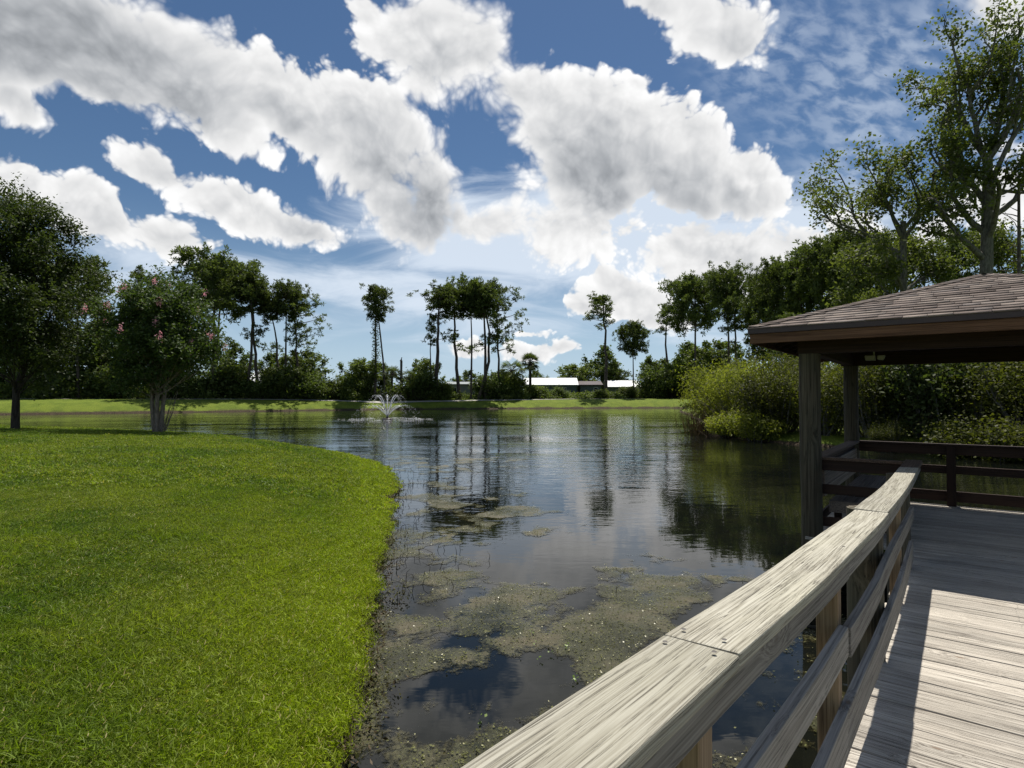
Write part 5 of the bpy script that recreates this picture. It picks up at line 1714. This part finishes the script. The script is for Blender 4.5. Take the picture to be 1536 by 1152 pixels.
def scatter(name, P, meshes, kinds, label, s0, s1, parent=None):
    """grass: one object whose points carry clumps through geometry nodes"""
    me = bpy.data.meshes.new(name)
    me.vertices.add(len(P)); me.vertices.foreach_set('co', P.astype(np.float32).ravel())
    g = np.random.default_rng(len(P))
    def attr(nm, ty, arr, key='value'):
        a = me.attributes.new(nm, ty, 'POINT'); a.data.foreach_set(key, arr.ravel())
    rt = np.zeros((len(P), 3), np.float32); rt[:, 2] = g.uniform(0, 6.28, len(P)); rt[:, :2] = g.normal(size=(len(P), 2)) * .06
    attr('rot', 'FLOAT_VECTOR', rt, 'vector')
    attr('scl', 'FLOAT', g.uniform(s0, s1, len(P)).astype(np.float32))
    attr('kind_', 'INT', kinds.astype(np.int32))
    o = link(name, me)
    t = bpy.data.node_groups.new(name + '_nodes', 'GeometryNodeTree')
    t.interface.new_socket('Geometry', in_out='INPUT', socket_type='NodeSocketGeometry')
    t.interface.new_socket('Geometry', in_out='OUTPUT', socket_type='NodeSocketGeometry')
    gi, go = t.nodes.new('NodeGroupInput'), t.nodes.new('NodeGroupOutput')
    join = t.nodes.new('GeometryNodeJoinGeometry')
    def na(nm, ty):
        q = t.nodes.new('GeometryNodeInputNamedAttribute'); q.data_type = ty; q.inputs[0].default_value = nm
        return q.outputs[0]
    for k, me_k in enumerate(meshes):
        src = bpy.data.objects.new(me_k.name + '_source', me_k)
        oi_ = t.nodes.new('GeometryNodeObjectInfo'); oi_.inputs['Object'].default_value = src
        ip = t.nodes.new('GeometryNodeInstanceOnPoints')
        cmp_ = t.nodes.new('FunctionNodeCompare'); cmp_.data_type = 'INT'; cmp_.operation = 'EQUAL'
        t.links.new(na('kind_', 'INT'), cmp_.inputs[2]); cmp_.inputs[3].default_value = k
        t.links.new(gi.outputs[0], ip.inputs['Points'])
        t.links.new(cmp_.outputs[0], ip.inputs['Selection'])
        t.links.new(oi_.outputs['Geometry'], ip.inputs['Instance'])
        t.links.new(na('rot', 'FLOAT_VECTOR'), ip.inputs['Rotation'])
        t.links.new(na('scl', 'FLOAT'), ip.inputs['Scale'])
        t.links.new(ip.outputs[0], join.inputs[0])
    t.links.new(join.outputs[0], go.inputs[0])
    md = o.modifiers.new('scatter', 'NODES'); md.node_group = t
    return tag(o, label, kind='stuff')
gG = np.random.default_rng(33)
def lawn_pts(count, r0, r1, a0, a1, edge=.10):
    az = np.radians(gG.uniform(a0, a1, count)); r = np.sqrt(gG.uniform(r0 * r0, r1 * r1, count))
    x, y = r * np.sin(az), r * np.cos(az)
    h, sd = ground_h(x, y)
    ok = (sd > edge + .45 * np.clip(fbm(x * 1.3, y * 1.3, 3, 71) - .48, 0, 1)) & (h > .05)
    return np.stack([x, y, h], 1)[ok], sd[ok]
P, sd = lawn_pts(17000, 1.6, 12.5, -60, -2)
long_ = (vnoise(P[:, 0] * .5, P[:, 1] * .5, 4) > .60) & (gG.random(len(P)) < .5) & (sd > 1.2)
kinds = np.where(long_, 2, gG.integers(0, 2, len(P)))
scatter('near_grass', P, CL, kinds, 'short bright green lawn grass on the near bank', .75, 1.25)
P, sd = lawn_pts(26000, 12, 46, -58, -8)
P = P[P[:, 1] < 40]
kinds = np.where((vnoise(P[:, 0] * .3, P[:, 1] * .3, 7) > .6) & (gG.random(len(P)) < .35), 1, 0)
scatter('lawn_grass', P, CF, kinds, 'lawn grass over the top of the grassy mound', .7, 1.1)
# litter of dark dead grass along the waterline
mb = MB()
k = 0
for k in range(4200):
    q = gG.integers(0, 8); t = gG.random()
    a, b = PP[q], PP[q + 1]
    x, y = a[0] + (b[0] - a[0]) * t + gG.normal(.02, .14), a[1] + (b[1] - a[1]) * t
    zz = max(gh_ := 0.0, .0)
    mb.add(*leaf_quads(np.array([[x, y, .05 + abs(gG.normal()) * .05]]), gG.uniform(.02, .065), gG, .3, .2))
tag(mb.build('bank_litter', M['mud_litter']), 'dead grass and roots along the muddy waterline', kind='stuff')

# low brown and olive creepers along the muddy lip of the lawn
mb = MB()
cx_ = []
for k in range(70):
    q = gG.integers(0, 7) if k > 26 else gG.integers(0, 3); t = gG.random()
    a, b = PP[q], PP[q + 1]
    cx_.append((a[0] + (b[0] - a[0]) * t + gG.normal(-.02, .10), a[1] + (b[1] - a[1]) * t, gG.uniform(.06, .20)))
c = []
for x, y, r_ in cx_:
    kk = int(90 * r_ / .13)
    pts_ = gG.normal(size=(kk, 3)) * np.array([r_, r_ * 1.4, .03]) * .6
    pts_[:, 2] = np.abs(pts_[:, 2]) + .05 + np.clip(-pts_[:, 0], 0, .2) * .5
    c.append(pts_ + np.array([x, y, 0]))
c = np.concatenate(c)
mb.add(*leaf_quads(c, gG.uniform(.015, .045, len(c)), gG, .7, .8))
tag(mb.build('shore_creepers', M['shore_leaf']), 'low brown and olive creepers along the muddy lip of the lawn', kind='stuff')
